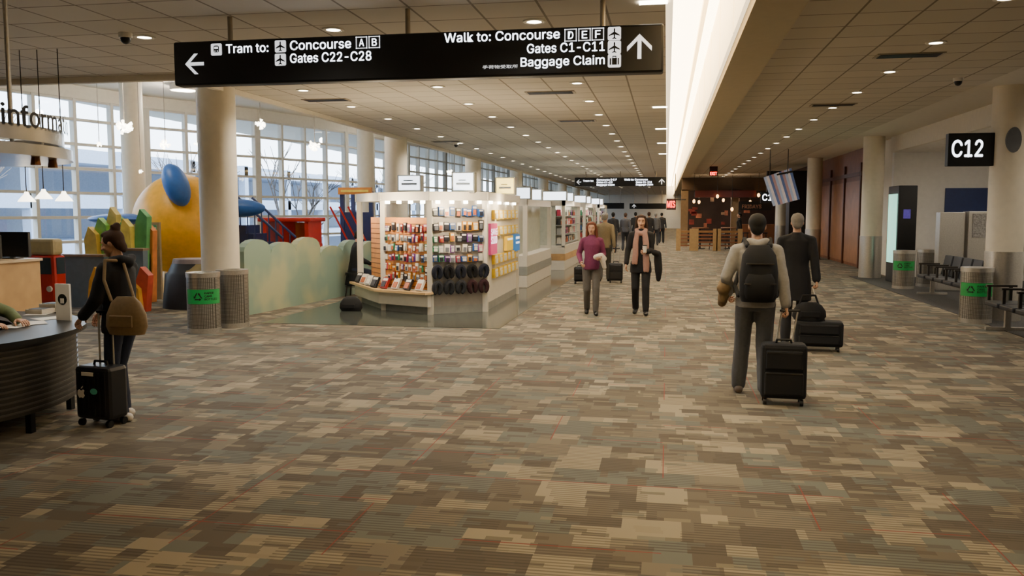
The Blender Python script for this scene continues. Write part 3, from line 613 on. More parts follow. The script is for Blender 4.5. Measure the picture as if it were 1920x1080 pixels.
for i,((x,y),c) in enumerate(Msh):
    pack(FM((x,y),(x+.75,y-.5),.4)@Mx.Rotation(-.5,4,'X'),0,0,.16,.2,.05,c,'%s gadget box leaning on the low kiosk shelf, %s from the left'%(PN[c],OR[i]),'boxes on the low shelf','gadget_box')
def stall(x0,x1,y0,y1,h,label,lit,merch,side):
    t=thing('display_stall',label,'kiosk',((x0+x1)/2,(y0+y1)/2,0))
    mk('base_cabinet',box(nb(),x0,x1,y0,y1,.006,.75),KW,t,bev=.01);mk('base_stripe',box(nb(),x0+.02,x1+.01,y0-.01,y1,.3,.5),OAK if merch else KG,t)
    mk('centre_wall',box(nb(),x0+.4,x1-.3,y0+.1,y1-.1,.75,h-.15),mat('stall_wall','#b7bbac',.35),t)
    for x in(x0+.05,x1-.05):
        for y in(y0+.05,y1-.05):mk('post',box(nb(),x-.05,x+.05,y-.05,y+.05,.7,h),KW,t)
    bm=nb();box(bm,x0,x1,y0,y0+.1,h-.15,h);box(bm,x0,x1,y1-.1,y1,h-.15,h);box(bm,x0,x0+.1,y0,y1,h-.15,h);box(bm,x1-.1,x1,y0,y1,h-.15,h);mk('header',bm,KW,t)
    for f in(.3,.75):
        o=mk('sign_box',box(nb(),x1-1.0,x1-.1,y0+(y1-y0)*f,y0+(y1-y0)*f+.15,h,h+.32),KG,t);mk('sign_panel',box(nb(),x1-.96,x1-.14,y0+(y1-y0)*f-.01,y0+(y1-y0)*f,h+.04,h+.29),lit,o)
    M=FM((x1-.28,y0+.2),(x1-.28,y1-.2));l=y1-y0-.5
    if merch:
        for r in range(4):
            mk('shelf',box(nb(),x1-.3,x1-.05,y0+.1,y1-.1,.78+r*.28,.8+r*.28),KG,t)
            for k in range(10):
                c=R.choice(PK);pack(M,.15+k*l/9.5,.8+r*.28,.26,.19,.12,c,'%s box, %s on the %s shelf of %s'%(PN[c],OR[k],('bottom','second','third','top')[r],side),'boxes on '+side,'shelf_box')
            for k in range(4):
                c=R.choice(PK);pack(FM((x0+.5,y0+.1),(x1-.3,y0+.1)),.15+k*.3,.8+r*.28,.2,.18,.06,c,'%s box, %s on the near end of %s, %s row up'%(PN[c],OR[k],side,OR[r]),'boxes on '+side,'shelf_box')
        lamp('POINT',(x1+.3,(y0+y1)/2,1.9),28,(1,.86,.66),.06,None,'stall_glow')
stall(-5.6,-3.15,19.4,23.6,2.05,'white glossy stall with glass panels behind the accessory kiosk',LIT,False,'')
stall(-5.6,-3.0,25.6,30.2,2.1,'white stall with shelves of bags, second behind the accessory kiosk',LIT,True,'the second stall')
stall(-5.6,-3.0,32.2,37,2.1,'farther white stall with lit signs and stocked shelves',LIT,True,'the farther stall')
stall(-5.6,-3.0,39,44,2.1,'farthest white stall in the row along the windows',LIT,True,'the farthest stall')
# =================== RIGHT SIDE
t=thing('advertising_cabinet','tall black cabinet with a lit advertising screen','cabinet',(5.75,22.4,0))
mk('body',box(nb(),5.55,5.98,22.2,23.2,.006,2.4),BLACK,t,bev=.02);mk('lit_screen',box(nb(),5.535,5.55,22.3,23.1,.5,2.2),mat('screen_mint','#8fd0b8',.4,em=1.8,var=.5,scale=2),t)
mk('side_display',box(nb(),5.67,5.83,22.185,22.2,1.6,1.82),mat('screen_purple','#4a3c90',.4,em=.5,var=.5,scale=6),t)
t=thing('steel_podium','tall brushed steel gate podium with a posted notice','podium',(6.5,20.4,0))
mk('panel',box(nb(),5.98,6.5,20.4,20.7,.006,1.75),STEEL,t,bev=.01);mk('panel',box(nb(),6.54,7.1,20.3,20.7,.006,1.77),STEEL,t,bev=.01);mk('notice',box(nb(),6.62,6.9,20.27,20.3,1.2,1.72),mat('notice_grey','#9d9a96',.5,var=.4,scale=30),t)
q=ay(1818,376,24.55);tag(mk('wall_panel',box(nb(),q.x-.6,q.x+.6,24.56,24.6,q.z-.33,q.z+.33),mat('deep_blue_panel','#1b2f66',.5)),'dark blue panel on the white gate wall','panel')
def seats(y0,n,x,label):
    t=thing('beam_seating',label,'bench',(x,y0,0));L=n*.58
    mk('beam',box(nb(),x-.05,x+.05,y0,y0+L,.3,.36),DARKST,t)
    for y in(y0+.25,y0+L-.25):
        bm=nb();box(bm,x-.04,x+.04,y-.03,y+.03,.05,.3);box(bm,x-.3,x+.3,y-.03,y+.03,.006,.05);mk('leg',bm,STEEL,t)
    for k in range(n):
        a=y0+k*.58+.04;mk('seat',box(nb(),x-.26,x+.24,a,a+.5,.36,.43),SEATF,t,bev=.02)
        M=T(x+.24,0,.43)@Mx.Rotation(.2,4,'Y');mk('backrest',box(nb(),-.03,.03,a,a+.5,-.04,.42,M),SEATF,t,bev=.02)
    for k in range(n+1):
        a=y0+k*.58;bm=nb();box(bm,x-.22,x+.2,a-.02,a+.04,.63,.66);box(bm,x-.2,x-.16,a-.01,a+.03,.36,.63);box(bm,x+.1,x+.14,a-.01,a+.03,.36,.63);mk('armrest',bm,DARKST,t)
seats(16.2,6,5.6,'row of black gate seats beyond the nearest right column');seats(11.6,4,5.0,'row of black gate seats at the right edge before the column')
# hanging strip display
t=thing('hanging_display','hanging cluster of slanted silvery strips under the right ceiling','display',(3.7,28,2.1))
for k in range(11):
    a=ay(1434+k*4.9,332-k*1.7,28);b=ay(1452+k*4.7,386-k*1.2,28);d=(b-a).normalized();u=V((d.z,0,-d.x))
    M=Mx(((u.x,d.x,0,a.x),(0,0,1,28+k*.02),(u.z,d.z,0,a.z),(0,0,0,1)))
    mk('strip',box(nb(),-.04,.04,0,(b-a).length,-.01,.01,M),mat('strip%d'%(k%4),('#aab2c4','#d9c8c0','#5f6c90','#b08a84')[k%4],.25,.4,em=.25),t)
a=ay(1444,331,28);b=ay(1478,320,28)
for q in(a,b):mk('hanger_pole',cyl(nb(),(q.x,28.1,q.z-.1),(q.x,28.1,3.72),.015),DARKST,t)
mk('top_bar',cyl(nb(),(a.x-.15,28.1,a.z-.02),(b.x+.15,28.1,b.z-.02),.03),DARKST,t)
# black shopfront
t=thing('shopfront','dark shopfront column with a black panel beside the wooden wall','shopfront',(5.6,37,0))
mk('pier',box(nb(),5.0,5.98,37,38,0,3.3),mat('pier_black','#15110f',.5),t);mk('fascia',box(nb(),4.2,5.98,38,38.3,2.5,3.5),mat('pier_black','#15110f',.5),t)
# restaurant
t=thing('restaurant','dark warm-lit restaurant front at the right end of the concourse','restaurant',(3.3,47,0))
mk('back_wall',box(nb(),.9,5.98,50,50.2,0,3.5),mat('restaurant_brown','#34201a',.6,var=.3,scale=1.5),t)
mk('fascia',box(nb(),.75,5.98,44.8,45.1,2.85,3.5),mat('fascia_brown','#5c4733',.6),t);mk('canopy',box(nb(),1.4,4.4,44.4,44.8,2.5,2.85),mat('canopy_red','#5e1f1a',.5),t)
for x in(.9,3.4,5.7):mk('pillar',box(nb(),x-.18,x+.18,44.8,45.15,0,2.9),mat('pillar_stone','#7d6548',.6),t)
mk('bar_counter',box(nb(),3.6,5.9,44.9,45.4,0,1.15),WOOD,t)
txt(t,'FRIDAYS',FM((3.2,44.79),(5,44.79)),.55,1.95,.18,.95,mat('restaurant_letters','#b98a68',.5,em=.08),.02);mk('sign_board',box(nb(),3.6,5.2,44.8,44.9,1.85,2.3),SIGNB,t)
rr=random.Random(9)
for k in range(20):
    x=rr.uniform(1.2,5.6);z=rr.uniform(.9,2.7);mk('wall_picture',box(nb(),x,x+rr.uniform(.15,.4),49.95,50,z,z+rr.uniform(.12,.3)),mat('picture_glow%d'%(k%3),('#a9644a','#7a2a22','#b99070')[k%3],.5,em=.12,var=.6,scale=3),t)
for i,(x,y,z) in enumerate(((1.35,44.2,2.3),(2.5,44.2,2.55),(3.2,43.9,1.9),(4.5,44.3,2.6),(5.2,44.3,2.4),(1.7,47,2.3),(3,47.5,2.4),(4.4,47.5,2.3))):
    u=thing('lantern','glowing amber lantern, %s of those hung about the restaurant'%OR[i],'lamp',(x,y,z),group='restaurant lanterns');mk('shade',sph(nb(),(x,y,z),(.07,.07,.1)),mat('lantern_amber','#ffc070',.5,em=6),u,smooth=True);mk('cord',cyl(nb(),(x,y,z+.1),(x,y,3.72),.012,n=6),DARKST,u)
lamp('POINT',(3,46.5,2.6),40,(1,.7,.45),.1,None,'restaurant_glow')
p=ay(1258,383,44);t=thing('neon_sign','small red neon blade sign at the restaurant corner','sign',(p.x,44,p.z));mk('board',box(nb(),p.x-.22,p.x+.25,44,44.08,p.z-.28,p.z+.28),mat('neon_back','#3a0d0a',.5),t);txt(t,'MIS',FM((p.x-.22,44),(p.x+.25,44)),.03,p.z-.16,.32,.4,mat('red_neon','#ff4632',.5,em=2.2),.01,.02);mk('arm',box(nb(),p.x+.2,.95,44.03,44.07,p.z+.2,p.z+.26),DARKST,t);mk('drop_rod',cyl(nb(),(p.x+.2,44.05,p.z+.25),(p.x+.2,44.05,3.7),.02),DARKST,t)
DOAK=mat('patio_wood','#8a6238',.5,scale=4,var=.15)
for i,(xa,xb) in enumerate(((.55,1.15),(1.35,2.2),(2.35,3.3))):
    t=thing('patio_rail','wooden dining patio rail with stone end posts, %s from the left'%OR[i],'railing',((xa+xb)/2,40,0))
    for x in(xa,xb):mk('post',box(nb(),x-.1,x+.1,39.9,40.1,0,1.0),mat('rail_stone','#a08257',.6),t)
    mk('top_rail',box(nb(),xa,xb,39.93,40.07,.82,.92),DOAK,t)
    bm=nb()
    for z in(.2,.36,.52,.68):box(bm,xa,xb,39.97,40.03,z,z+.06)
    mk('slats',bm,WOOD,t)
def table(x,y,label):
    t=thing('dining_table',label,'table',(x,y,0));mk('tabletop',cyl(nb(),(x,y,.98),(x,y,1.02),.4,n=24),WOOD,t);mk('pedestal',cyl(nb(),(x,y,.03),(x,y,.98),.04),BLACK,t);mk('foot',cyl(nb(),(x,y,0),(x,y,.03),.25,n=20),BLACK,t)
table(1.6,42,'round high dining table behind the patio rail, left one');table(3.0,42.6,'round high dining table behind the patio rail, right one')
def stool(x,y,h,label,name='bar_stool'):
    t=thing(name,label,'stool',(x,y,0));mk('seat',cyl(nb(),(x,y,h-.05),(x,y,h),.18,n=20),BLACK,t)
    for k in range(4):
        a=pi/4+k*pi/2;mk('leg',cyl(nb(),(x+.2*cos(a),y+.2*sin(a),0),(x+.12*cos(a),y+.12*sin(a),h-.05),.014),DARKST,t)
    mk('foot_ring',arc(nb(),(x,y),.165,.185,0,2*pi,.2,.215,20),DARKST,t)
for i,x in enumerate((2.15,2.62,3.9,4.35,4.8)):stool(x,41.4 if i<2 else 44.2,.75,'dark bar stool near the restaurant, %s from the left'%OR[i])
# =================== PEOPLE
SK=mat('skin','#c2967a',.55,var=.05);EYE=mat('eye_dark','#1a1411',.3);LIP=mat('lip','#97504a',.5);EW=mat('eye_white','#b9b0a6',.3)
FT=bpy.data.textures.new('fold','CLOUDS');FT.noise_scale=.2;FT.noise_depth=2
def ik(a,b,l1,l2,pole):
    d=b-a;L=min(d.length,(l1+l2)*.999);dn=d.normalized();x=(l1*l1-l2*l2+L*L)/(2*L);h=math.sqrt(max(l1*l1-x*x,0))
    p=pole-dn*pole.dot(dn);p.normalize();return a+dn*x+p*h,a+dn*L
def remesh(bm,vox,sm=4,fold=0):
    bmesh.ops.recalc_face_normals(bm,faces=bm.faces[:]);me=bpy.data.meshes.new('body_shape');bm.to_mesh(me);bm.free()
    o=bpy.data.objects.new('body_shape',me);COL.objects.link(o);m=o.modifiers.new('r','REMESH');m.mode='VOXEL';m.voxel_size=vox
    s=o.modifiers.new('s','SMOOTH');s.factor=.5;s.iterations=sm
    if fold:
        d=o.modifiers.new('d','DISPLACE');d.texture=FT;d.strength=fold;d.mid_level=.5;d.texture_coords='LOCAL'
    dg=bpy.context.evaluated_depsgraph_get();r=bpy.data.meshes.new_from_object(o.evaluated_get(dg));bpy.data.objects.remove(o);return r
def hand(bp,bf,w,d,n,curl,side):
    d=d.normalized();n=(n-d*n.dot(d)).normalized();t=n.cross(d) if side<0 else d.cross(n)
    for o in(-.03,-.01,.01,.03):limb(bp,[w+t*o*.4,w+d*.085+t*o],[.016,.013],None,8,1)
    for o,l in((.031,.07),(.0105,.078),(-.0105,.072),(-.031,.056)):
        p=w+d*.078+t*o;pts=[p];a=0
        for q,f in zip((.5,.9,.8),(.45,.32,.25)):
            a+=q*curl;p=p+(d*cos(a)+n*sin(a))*l*f*1.05;pts.append(p)
        limb(bf,pts,[.0092,.0086,.008,.007],None,6,1)
    p=w+d*.025+t*.026;q=p+(d*.6+t*.7+n*.3).normalized()*.042;e=q+(d*.85+t*.2+n*(.3+.5*curl)).normalized()*.034
    limb(bf,[p,q,e],[.0125,.011,.0085],None,6,1)
def person(label,loc,rz,h,top,bot,shoe,hair,style='short',hem=.86,hemr=.172,wrist=((-.25,.03,.86),(.25,.03,.86)),ank=((-.1,.0,.08),(.1,.0,.08)),pole=((-.35,-1,-.1),(.35,-1,-.1)),lean=0,turn=0,nod=0,curl=(.5,.5),hd=(None,None),hn=(None,None),vox=.012,fem=False,hood=False,group=None,pelv=.93,skin=None,bulk=1,cuff=.046,loose=1):
    s=h/1.75;dz=pelv-.93;root=thing('person',label,'person',loc,rz,group);S=lambda z:lean*(z-pelv)
    near=vox<.018;sw=.162 if fem else .182;wf=.9 if fem else 1.
    hip=[V((-.09,0,pelv-.01)),V((.09,0,pelv-.01))];sh=[V((sg*sw,S(1.42+dz),1.42+dz)) for sg in(-1,1)]
    an=[V(a) for a in ank];kn=[]
    for i in(0,1):
        k,e=ik(hip[i],an[i],.435,.425,V((.0,1,.15)));kn.append(k);an[i]=e
    el=[];wr=[]
    for i in(0,1):
        k,e=ik(sh[i],V(wrist[i]),.29,.255,V(pole[i]));el.append(k);wr.append(e)
    def rings(L):return [(0,S(z+dz)+y,z+dz,rx,ry) for z,rx,ry,y in L]
    body=nb();loft(body,rings([(.86,.12*wf,.085,0),(.96,.14,.095,0),(1.08,.112*wf,.08,0),(1.2,.125*wf,.09,0),(1.33,.14*wf,.095,0),(1.41,.13*wf,.08,-.005),(1.47,.07,.056,-.005)]))
    nk=V((0,S(1.53+dz),1.53+dz));HM=T(*nk)@Mx.Rotation(turn,4,'Z')@Mx.Rotation(-nod,4,'X')@T(0,0,-1.53)
    limb(body,[(0,S(1.44+dz)-.005,1.44+dz),nk+V((0,.01,.05))],[.06,.05])
    head=nb()
    sph(head,(0,.005,1.655),(.074,.093,.095),HM,3);sph(head,(0,.035,1.6),(.06,.066,.07),HM,3);sph(head,(0,.055,1.555),(.042,.045,.035),HM)
    limb(head,[(0,.098,1.65),(0,.112,1.628),(0,.118,1.61)],[.009,.012,.015],HM,8,1)
    for sg in(-1,1):
        sph(head,(sg*.013,.106,1.608),(.009,.012,.009),HM,1);sph(head,(sg*.03,.084,1.665),(.028,.014,.01),HM,1);sph(head,(sg*.042,.07,1.61),(.024,.022,.022),HM,1)
        sph(head,(sg*.076,-.005,1.63),(.009,.022,.032),HM,1)
    sph(head,(0,.092,1.578),(.024,.014,.012),HM,1);sph(head,(0,.086,1.545),(.022,.016,.016),HM,1)
    hm=remesh(head,.0065 if near else .012,3)
    fing=nb()
    for i,sg in((0,-1),(1,1)):
        limb(body,[sh[i],el[i],wr[i]],[.045,.038,.028]);limb(body,[hip[i],kn[i],an[i]],[.07,.048,.034])
        d=V(hd[i]) if hd[i] else (wr[i]-el[i]);n=V(hn[i]) if hn[i] else V((-sg,.2,0))
        hand(body,fing,wr[i],d,n,curl[i],sg)
    me=remesh(body,.011 if near else vox,2);b2=nb();b2.from_mesh(me);b2.from_mesh(hm);tmp=bpy.data.meshes.new('tmp');fing.to_mesh(tmp);fing.free();b2.from_mesh(tmp)
    sm=Mx.Scale(s,4)
    def fin(name,bm,m,me=None,par=root):
        if me is None:
            bmesh.ops.recalc_face_normals(bm,faces=bm.faces[:]);me=bpy.data.meshes.new(name);bm.to_mesh(me);bm.free()
        for v in me.vertices:
            if v.co.z<.004:v.co.z=.004
        me.transform(sm);me.shade_smooth();return mk(name,None,m,par,world=False,me=me)
    fin('body',b2,skin or SK)
    for sg in(-1,1):
        e=fin('eye',sph(nb(),(sg*.031,.0865,1.644),(.012,.008,.0048),HM,1),EW if near else EYE)
        if near:
            fin('pupil',sph(nb(),(sg*.031,.0915,1.644),(.0052,.0045,.0048),HM,1),EYE,par=e)
            fin('eyebrow',limb(nb(),[(sg*.015,.1,1.669),(sg*.032,.098,1.672),(sg*.05,.085,1.666)],[.003,.004,.003],HM,6,1),hair)
    fin('mouth',limb(nb(),[(-.02,.097,1.577),(0,.105,1.579),(.02,.097,1.577)],[.004,.0065,.004],HM,8,1),LIP)
    hb=nb();sph(hb,(0,-.018,1.672),(.082,.093,.092),HM,3);sph(hb,(0,.02,1.728),(.068,.066,.034),HM)
    sph(hb,(0,-.055,1.62),(.07,.052,.07),HM)
    for sg in(-1,1):sph(hb,(sg*.068,.012,1.675),(.014,.04,.045),HM)
    if style=='long':
        for sg in(-1,1):limb(hb,[(sg*.06,.035,1.72),(sg*.08,.015,1.64),(sg*.088,.0,1.55),(sg*.09,.0,1.47),(sg*.075,.035,1.42)],[.024,.028,.034,.034,.022],HM)
        limb(hb,[(0,-.06,1.62),(0,-.08,1.46)],[.075,.065],HM)
    if style=='bun':
        limb(hb,[(0,-.06,1.755),(.012,-.075,1.78)],[.045,.035],HM);sph(hb,(-.02,-.05,1.785),(.022,.02,.016),HM);sph(hb,(.0,-.08,1.58),(.05,.035,.06),HM)
    fin('hair',None,hair,remesh(hb,max(vox*.75,.008),2,.01))
    fo=.02
    tr=nb();loft(tr,rings([(.84,.14,.1,-.01),(.93,.16*wf+.01,.118,-.01),(1.0,.15*wf,.105,0),(1.06,.13*wf,.095,0)]))
    for i in(0,1):limb(tr,[hip[i]+V((0,-.01,-.02)),kn[i],an[i]*.98+kn[i]*.02],[.091*(1+(loose-1)*.3),.068*loose,(.056 if not fem else .05)*loose*loose])
    fin('trousers',None,bot,remesh(tr,vox,3,fo))
    tp=nb();L=[];b=bulk
    if hem<.84:L+=[(hem,hemr,hemr*.75,0),((hem+.9)/2,hemr,hemr*.74,0)]
    else:L+=[(hem,hemr,.13*b,0)]
    L+=[(.98 if hem<.95 else hem+.03,.168*wf*b,.128*b,0),(1.09,.15*wf*b,.116*b,0),(1.2,.158*wf*b,.122*b,.005),(1.33,.176*wf*b,.126*b,.008),(1.4,.17*wf*b,.11*b,-.002),(1.445,.125*wf,.092,-.005),(1.485,.08,.074,-.002),(1.515,.066,.064,.004)]
    loft(tp,rings(L))
    for i in(0,1):
        w=wr[i]+(el[i]-wr[i])*.06;limb(tp,[sh[i]+V((0,0,-.016)),el[i],w],[.062*b,.054*b,cuff*b]);limb(tp,[V((0,S(1.455+dz)-.01,1.455+dz)),sh[i]+V((0,-.004,-.012))],[.062,.058*b])
    if hood:limb(tp,[V(q)+V((0,S(1.48+dz),dz)) for q in((-.085,.05,1.45),(-.1,-.03,1.485),(-.07,-.1,1.49),(0,-.125,1.46),(.07,-.1,1.49),(.1,-.03,1.485),(.085,.05,1.45))],[.03,.038,.046,.052,.046,.038,.03])
    fin('jacket' if hem<.9 else 'top',None,top,remesh(tp,vox,4,fo))
    for i in(0,1):
        a=an[i];hl=a+V((0,-.05,-.04));to=V((a.x*1.12,a.y+.14,max(.035,a.z-.045 if a.z<.1 else .035)))
        fin('shoe',limb(nb(),[hl,(hl+to)/2+V((0,0,.008)),to],[.042,.044,.036]),shoe)
    return root,s,fin,HM
def cm(n,c,r=.85):return mat(n,c,r,bump=.15,scale=40)
HB=cm('hair_brown','#3a2416');HK=cm('hair_black','#12100e');HG=cm('hair_grey','#7f7a74');HA=cm('hair_auburn','#6a3820')
BK=cm('coat_black','#131317');JN=cm('dark_jeans','#1f2639');GT=cm('grey_trousers','#57534f');SHB=mat('shoe_black','#0c0b0a',.4)
# woman at the desk (facing left)
WL=(-4.51,6.44,0)
person('woman in a black hooded jacket and dark jeans standing at the information desk',WL,pi/2-.1,1.6,BK,JN,mat('shoe_pale','#c9c2b8',.6),HB,'bun',hem=.82,hemr=.192,wrist=((-.17,.27,.97),(.12,.36,.93)),ank=((-.08,-.06,.08),(.09,.06,.08)),lean=.03,nod=.28,turn=.2,curl=(.7,.5),hn=((.2,0,-1),(-.2,0,-1)),fem=True,hood=True,bulk=1.14)
BR=cm('olive_leather','#7d6848',.6)
def bag(label,c,w,h,d,m,name='shoulder_bag',strap=None):
    t=thing(name,label,'bag',c);x,y,z=c
    b=nb();loft(b,[(x,y,z-h/2,w*.42,d*.45),(x,y,z-h*.3,w*.5,d*.5),(x,y,z,w*.48,d*.46),(x,y,z+h*.3,w*.36,d*.32),(x,y,z+h*.45,w*.22,d*.15)],20);mk('body',b,m,t,smooth=True)
    b=nb();box(b,x-w*.28,x+w*.28,y-d*.5-.006,y-d*.44,z-h*.3,z+.0);mk('pocket',b,m,t,bev=.01)
    if strap:mk('strap',limb(nb(),strap,[.013]*len(strap),None,8,1),m,t,smooth=True)
    return t
bag('olive-tan leather shoulder bag hanging at the hip of the woman at the desk',(-4.27,6.17,.93),.36,.32,.16,BR,strap=[(-4.4,6.17,1.04),(-4.48,6.2,1.2),(-4.5,6.25,1.36),(-4.43,6.38,1.35),(-4.26,6.26,1.06)])
# suitcases
def suitcase(label,loc,w,d,h,rz,m,grip=None,hard=False):
    t=thing('suitcase',label,'suitcase',loc,rz)
    def q(n,b,mm,**k):return mk(n,b,mm,t,world=False,**k)
    q('shell',box(nb(),-w/2,w/2,-d/2,d/2,.06,h),m,bev=.035)
    if hard:
        for k in range(6):x=-w*.38+k*w*.152;q('rib',box(nb(),x-.008,x+.008,-d/2-.006,-d/2+.01,.1,h-.05),m,bev=.004)
    else:
        q('front_pocket',box(nb(),-w*.42,w*.42,-d/2-.03,-d/2+.01,.1,h*.55),m,bev=.015);q('upper_pocket',box(nb(),-w*.4,w*.4,-d/2-.02,-d/2+.01,h*.6,h*.9),m,bev=.012)
        q('zip',box(nb(),-w*.4,w*.4,-d/2-.034,-d/2-.028,h*.53,h*.54),DARKST);q('zip',box(nb(),-w*.38,w*.38,-d/2-.023,-d/2-.018,h*.86,h*.87),DARKST)
    for x in(-w*.4,w*.4):
        for y in(-d*.35,d*.35):q('wheel',cyl(nb(),(x-.015,y,.03),(x+.015,y,.03),.03,n=16),BLACK)
    q('top_handle',limb(nb(),[(-.07,0,h-.01),(-.06,0,h+.03),(.06,0,h+.03),(.07,0,h-.01)],[.01]*4,None,8,1),BLACK)
    if grip:
        g=V(grip)
        for x in(-.07,.07):q('telescopic_rod',cyl(nb(),(x,d*.3,h-.05),(g.x+x,g.y,g.z),.008),STEEL)
        q('grip',limb(nb(),[(g.x-.08,g.y,g.z),(g.x+.08,g.y,g.z)],[.014]*2,None,8,1),BLACK)
    return t,q
SB=mat('suitcase_black','#121215',.4)
p=gp(182,800);t,q=suitcase('black hard-shell suitcase with stickers beside the woman at the desk',(p.x,p.y+.08,0),.35,.22,.5,math.radians(-8),SB,(0,.07,.93),True)
q('luggage_tag',box(nb(),-.09,.03,-.118,-.114,.425,.455),WHITE)
ap=[(.0,.02),(.02,.03),(.035,.022),(.025,.0),(.036,-.02),(.018,-.04),(0,-.034),(-.018,-.04),(-.036,-.01),(-.032,.02),(-.018,.03)]
FS=FM((0,-.116),(1,-.116))
q('apple_sticker',prism(nb(),[(a-.1,b+.28) for a,b in ap],FS,.0,.004),WHITE);q('leaf_sticker',prism(nb(),[(-.1,.315),(-.085,.325),(-.08,.34),(-.095,.33)],FS,.0,.004),WHITE)
q('teal_sticker',prism(nb(),[(.03+.035*cos(k*pi/8),.3+.025*sin(k*pi/8)) for k in range(16)],FS,.0,.004),mat('sticker_teal','#5fc8b0',.5))
# backpack man
MB=V((.84,8.3,0));HOOD=cm('hoodie_grey','#908c86')
person('man in a grey hooded sweatshirt wearing a backpack, seen from behind',MB,-.03,1.73,HOOD,cm('washed_grey_jeans','#4f5053'),mat('shoe_brown','#5a4d43',.6),HK,'short',hem=.87,hemr=.186,wrist=((-.25,.16,.98),(.28,-.08,.86)),ank=((-.13,.18,.08),(.09,-.22,.13)),pole=((-.45,-1,-.2),(.3,-1,0)),curl=(.9,1.5),hood=True,bulk=1.09,lean=.04,loose=1.15)
t=thing('backpack','black backpack on the man in the grey sweatshirt','backpack',(.84,8.12,.95))
mk('main_compartment',loft(nb(),[(.84,8.1,.93,.15,.1),(.84,8.07,.99,.17,.12),(.84,8.06,1.2,.17,.12),(.84,8.08,1.36,.15,.1),(.84,8.11,1.45,.09,.05)],24),BLKFAB,t,smooth=True)
mk('front_pocket',loft(nb(),[(.84,7.97,.97,.12,.04),(.84,7.95,1.02,.135,.055),(.84,7.95,1.14,.13,.05),(.84,7.97,1.2,.1,.02)],20),BLKFAB,t,smooth=True)
for sg in(-1,1):mk('strap',limb(nb(),[(.84+sg*.1,8.13,1.44),(.84+sg*.115,8.28,1.5),(.84+sg*.125,8.44,1.41),(.84+sg*.14,8.47,1.2),(.84+sg*.19,8.34,1.05),(.84+sg*.17,8.15,.98)],[.022]*6,None,8,1),BLKFAB,t,smooth=True)
mk('zip',box(nb(),.7,.98,7.91,7.93,1.1,1.11),DARKST,t);mk('zip',box(nb(),.72,.96,7.95,7.975,1.28,1.29),DARKST,t)
t=thing('folded_jacket','tan jacket draped over the left arm of the backpack man','jacket',(.55,8.4,1.0));bm=nb();limb(bm,[(.64,8.5,1.02),(.57,8.42,1.06),(.54,8.3,1.03)],[.06,.075,.065]);limb(bm,[(.57,8.44,1.02),(.54,8.44,.88)],[.06,.045]);limb(bm,[(.55,8.34,1.0),(.53,8.32,.92)],[.055,.04])
mk('cloth',None,cm('tan_cloth','#6f5a3b'),t,me=remesh(bm,.015,3,.02),smooth=True)
p=gp(1470,762);suitcase('black soft suitcase with pockets pulled by the backpack man',(p.x,p.y+.13,0),.4,.24,.56,-.05,mat('suitcase_fabric','#131417',.85,bump=.2,scale=80),(.06,.16,.84))
# coat man
MC2=V((1.66,11.5,0))
person('grey-haired man in a long black coat walking away on the right',MC2,-.05,1.73,BK,cm('charcoal_trousers','#2c2c30'),SHB,HG,'short',hem=.62,hemr=.2,wrist=((-.25,.12,.88),(.25,-.16,.83)),ank=((-.1,.14,.08),(.09,-.14,.11)),curl=(.6,1.5),bulk=1.06,cuff=.052,loose=1.1)
p=gp(1537,660);suitcase('low black suitcase pulled by the man in the long coat',(p.x,p.y+.14,0),.58,.28,.38,-.1,mat('suitcase_fabric','#131417',.85),(-.15,.25,.8))
bag('black travel bag resting on top of the low black suitcase',(p.x-.12,p.y+.14,.505),.42,.24,.22,BLKFAB,'travel_bag',[(p.x-.25,p.y+.14,.56),(p.x-.2,p.y+.14,.7),(p.x-.05,p.y+.14,.7),(p.x,p.y+.14,.56)])
# walking women
W1=V((-1.25,14.6,0));PUR=cm('purple_top','#6f2c50')
person('auburn-haired woman in a purple top and grey trousers walking forward',W1,pi+.1,1.58,PUR,GT,SHB,HA,'long',hem=.86,hemr=.172,wrist=((-.16,.2,1.08),(.2,.14,1.0)),ank=((-.08,.16,.08),(.08,-.14,.1)),turn=-.15,nod=.08,curl=(.9,.7),hn=((.5,0,.8),(-1,0,.2)),fem=True,loose=1.08)
t=thing('white_jacket','white jacket carried on the arm of the woman in purple','jacket',(-1.1,14.4,1.0));bm=nb();limb(bm,[(-1.16,14.38,1.0),(-1.08,14.42,1.02),(-1.02,14.48,.97)],[.05,.055,.045]);limb(bm,[(-1.06,14.42,.98),(-1.02,14.44,.82)],[.05,.035]);mk('cloth',None,cm('white_cloth','#cdc6bc'),t,me=remesh(bm,.013,3,.02),smooth=True)
W2=V((-.42,14.75,0))
_,s2,fin2,_=person('dark-haired woman in a black coat and long pink scarf holding a cup',W2,pi-.02,1.7,BK,BK,SHB,HB,'long',hem=.74,hemr=.19,wrist=((-.1,.25,1.12),(.25,.08,.9)),ank=((-.1,.14,.08),(.09,-.14,.1)),curl=(1.0,.6),hn=((1,.3,0),None),fem=True,bulk=1.03,nod=.06,loose=1.08)
bm=nb();limb(bm,[(-.08,.03,1.49),(-.065,.1,1.46),(0,.12,1.43),(.065,.1,1.46),(.08,.03,1.49),(0,-.08,1.51),(-.08,.03,1.49)],[.04]*7)
for sg,zb in((-1,.78),(1,.92)):
    for q in(0,1):limb(bm,[(sg*(.05+q*.03),.12,1.45),(sg*(.07+q*.04),.142,1.25),(sg*(.07+q*.045),.145,1.05),(sg*(.075+q*.05),.15,zb)],[.03,.033,.034,.03])
fin2('scarf',None,cm('pink_scarf','#a07c72'),remesh(bm,.011,2,.02))
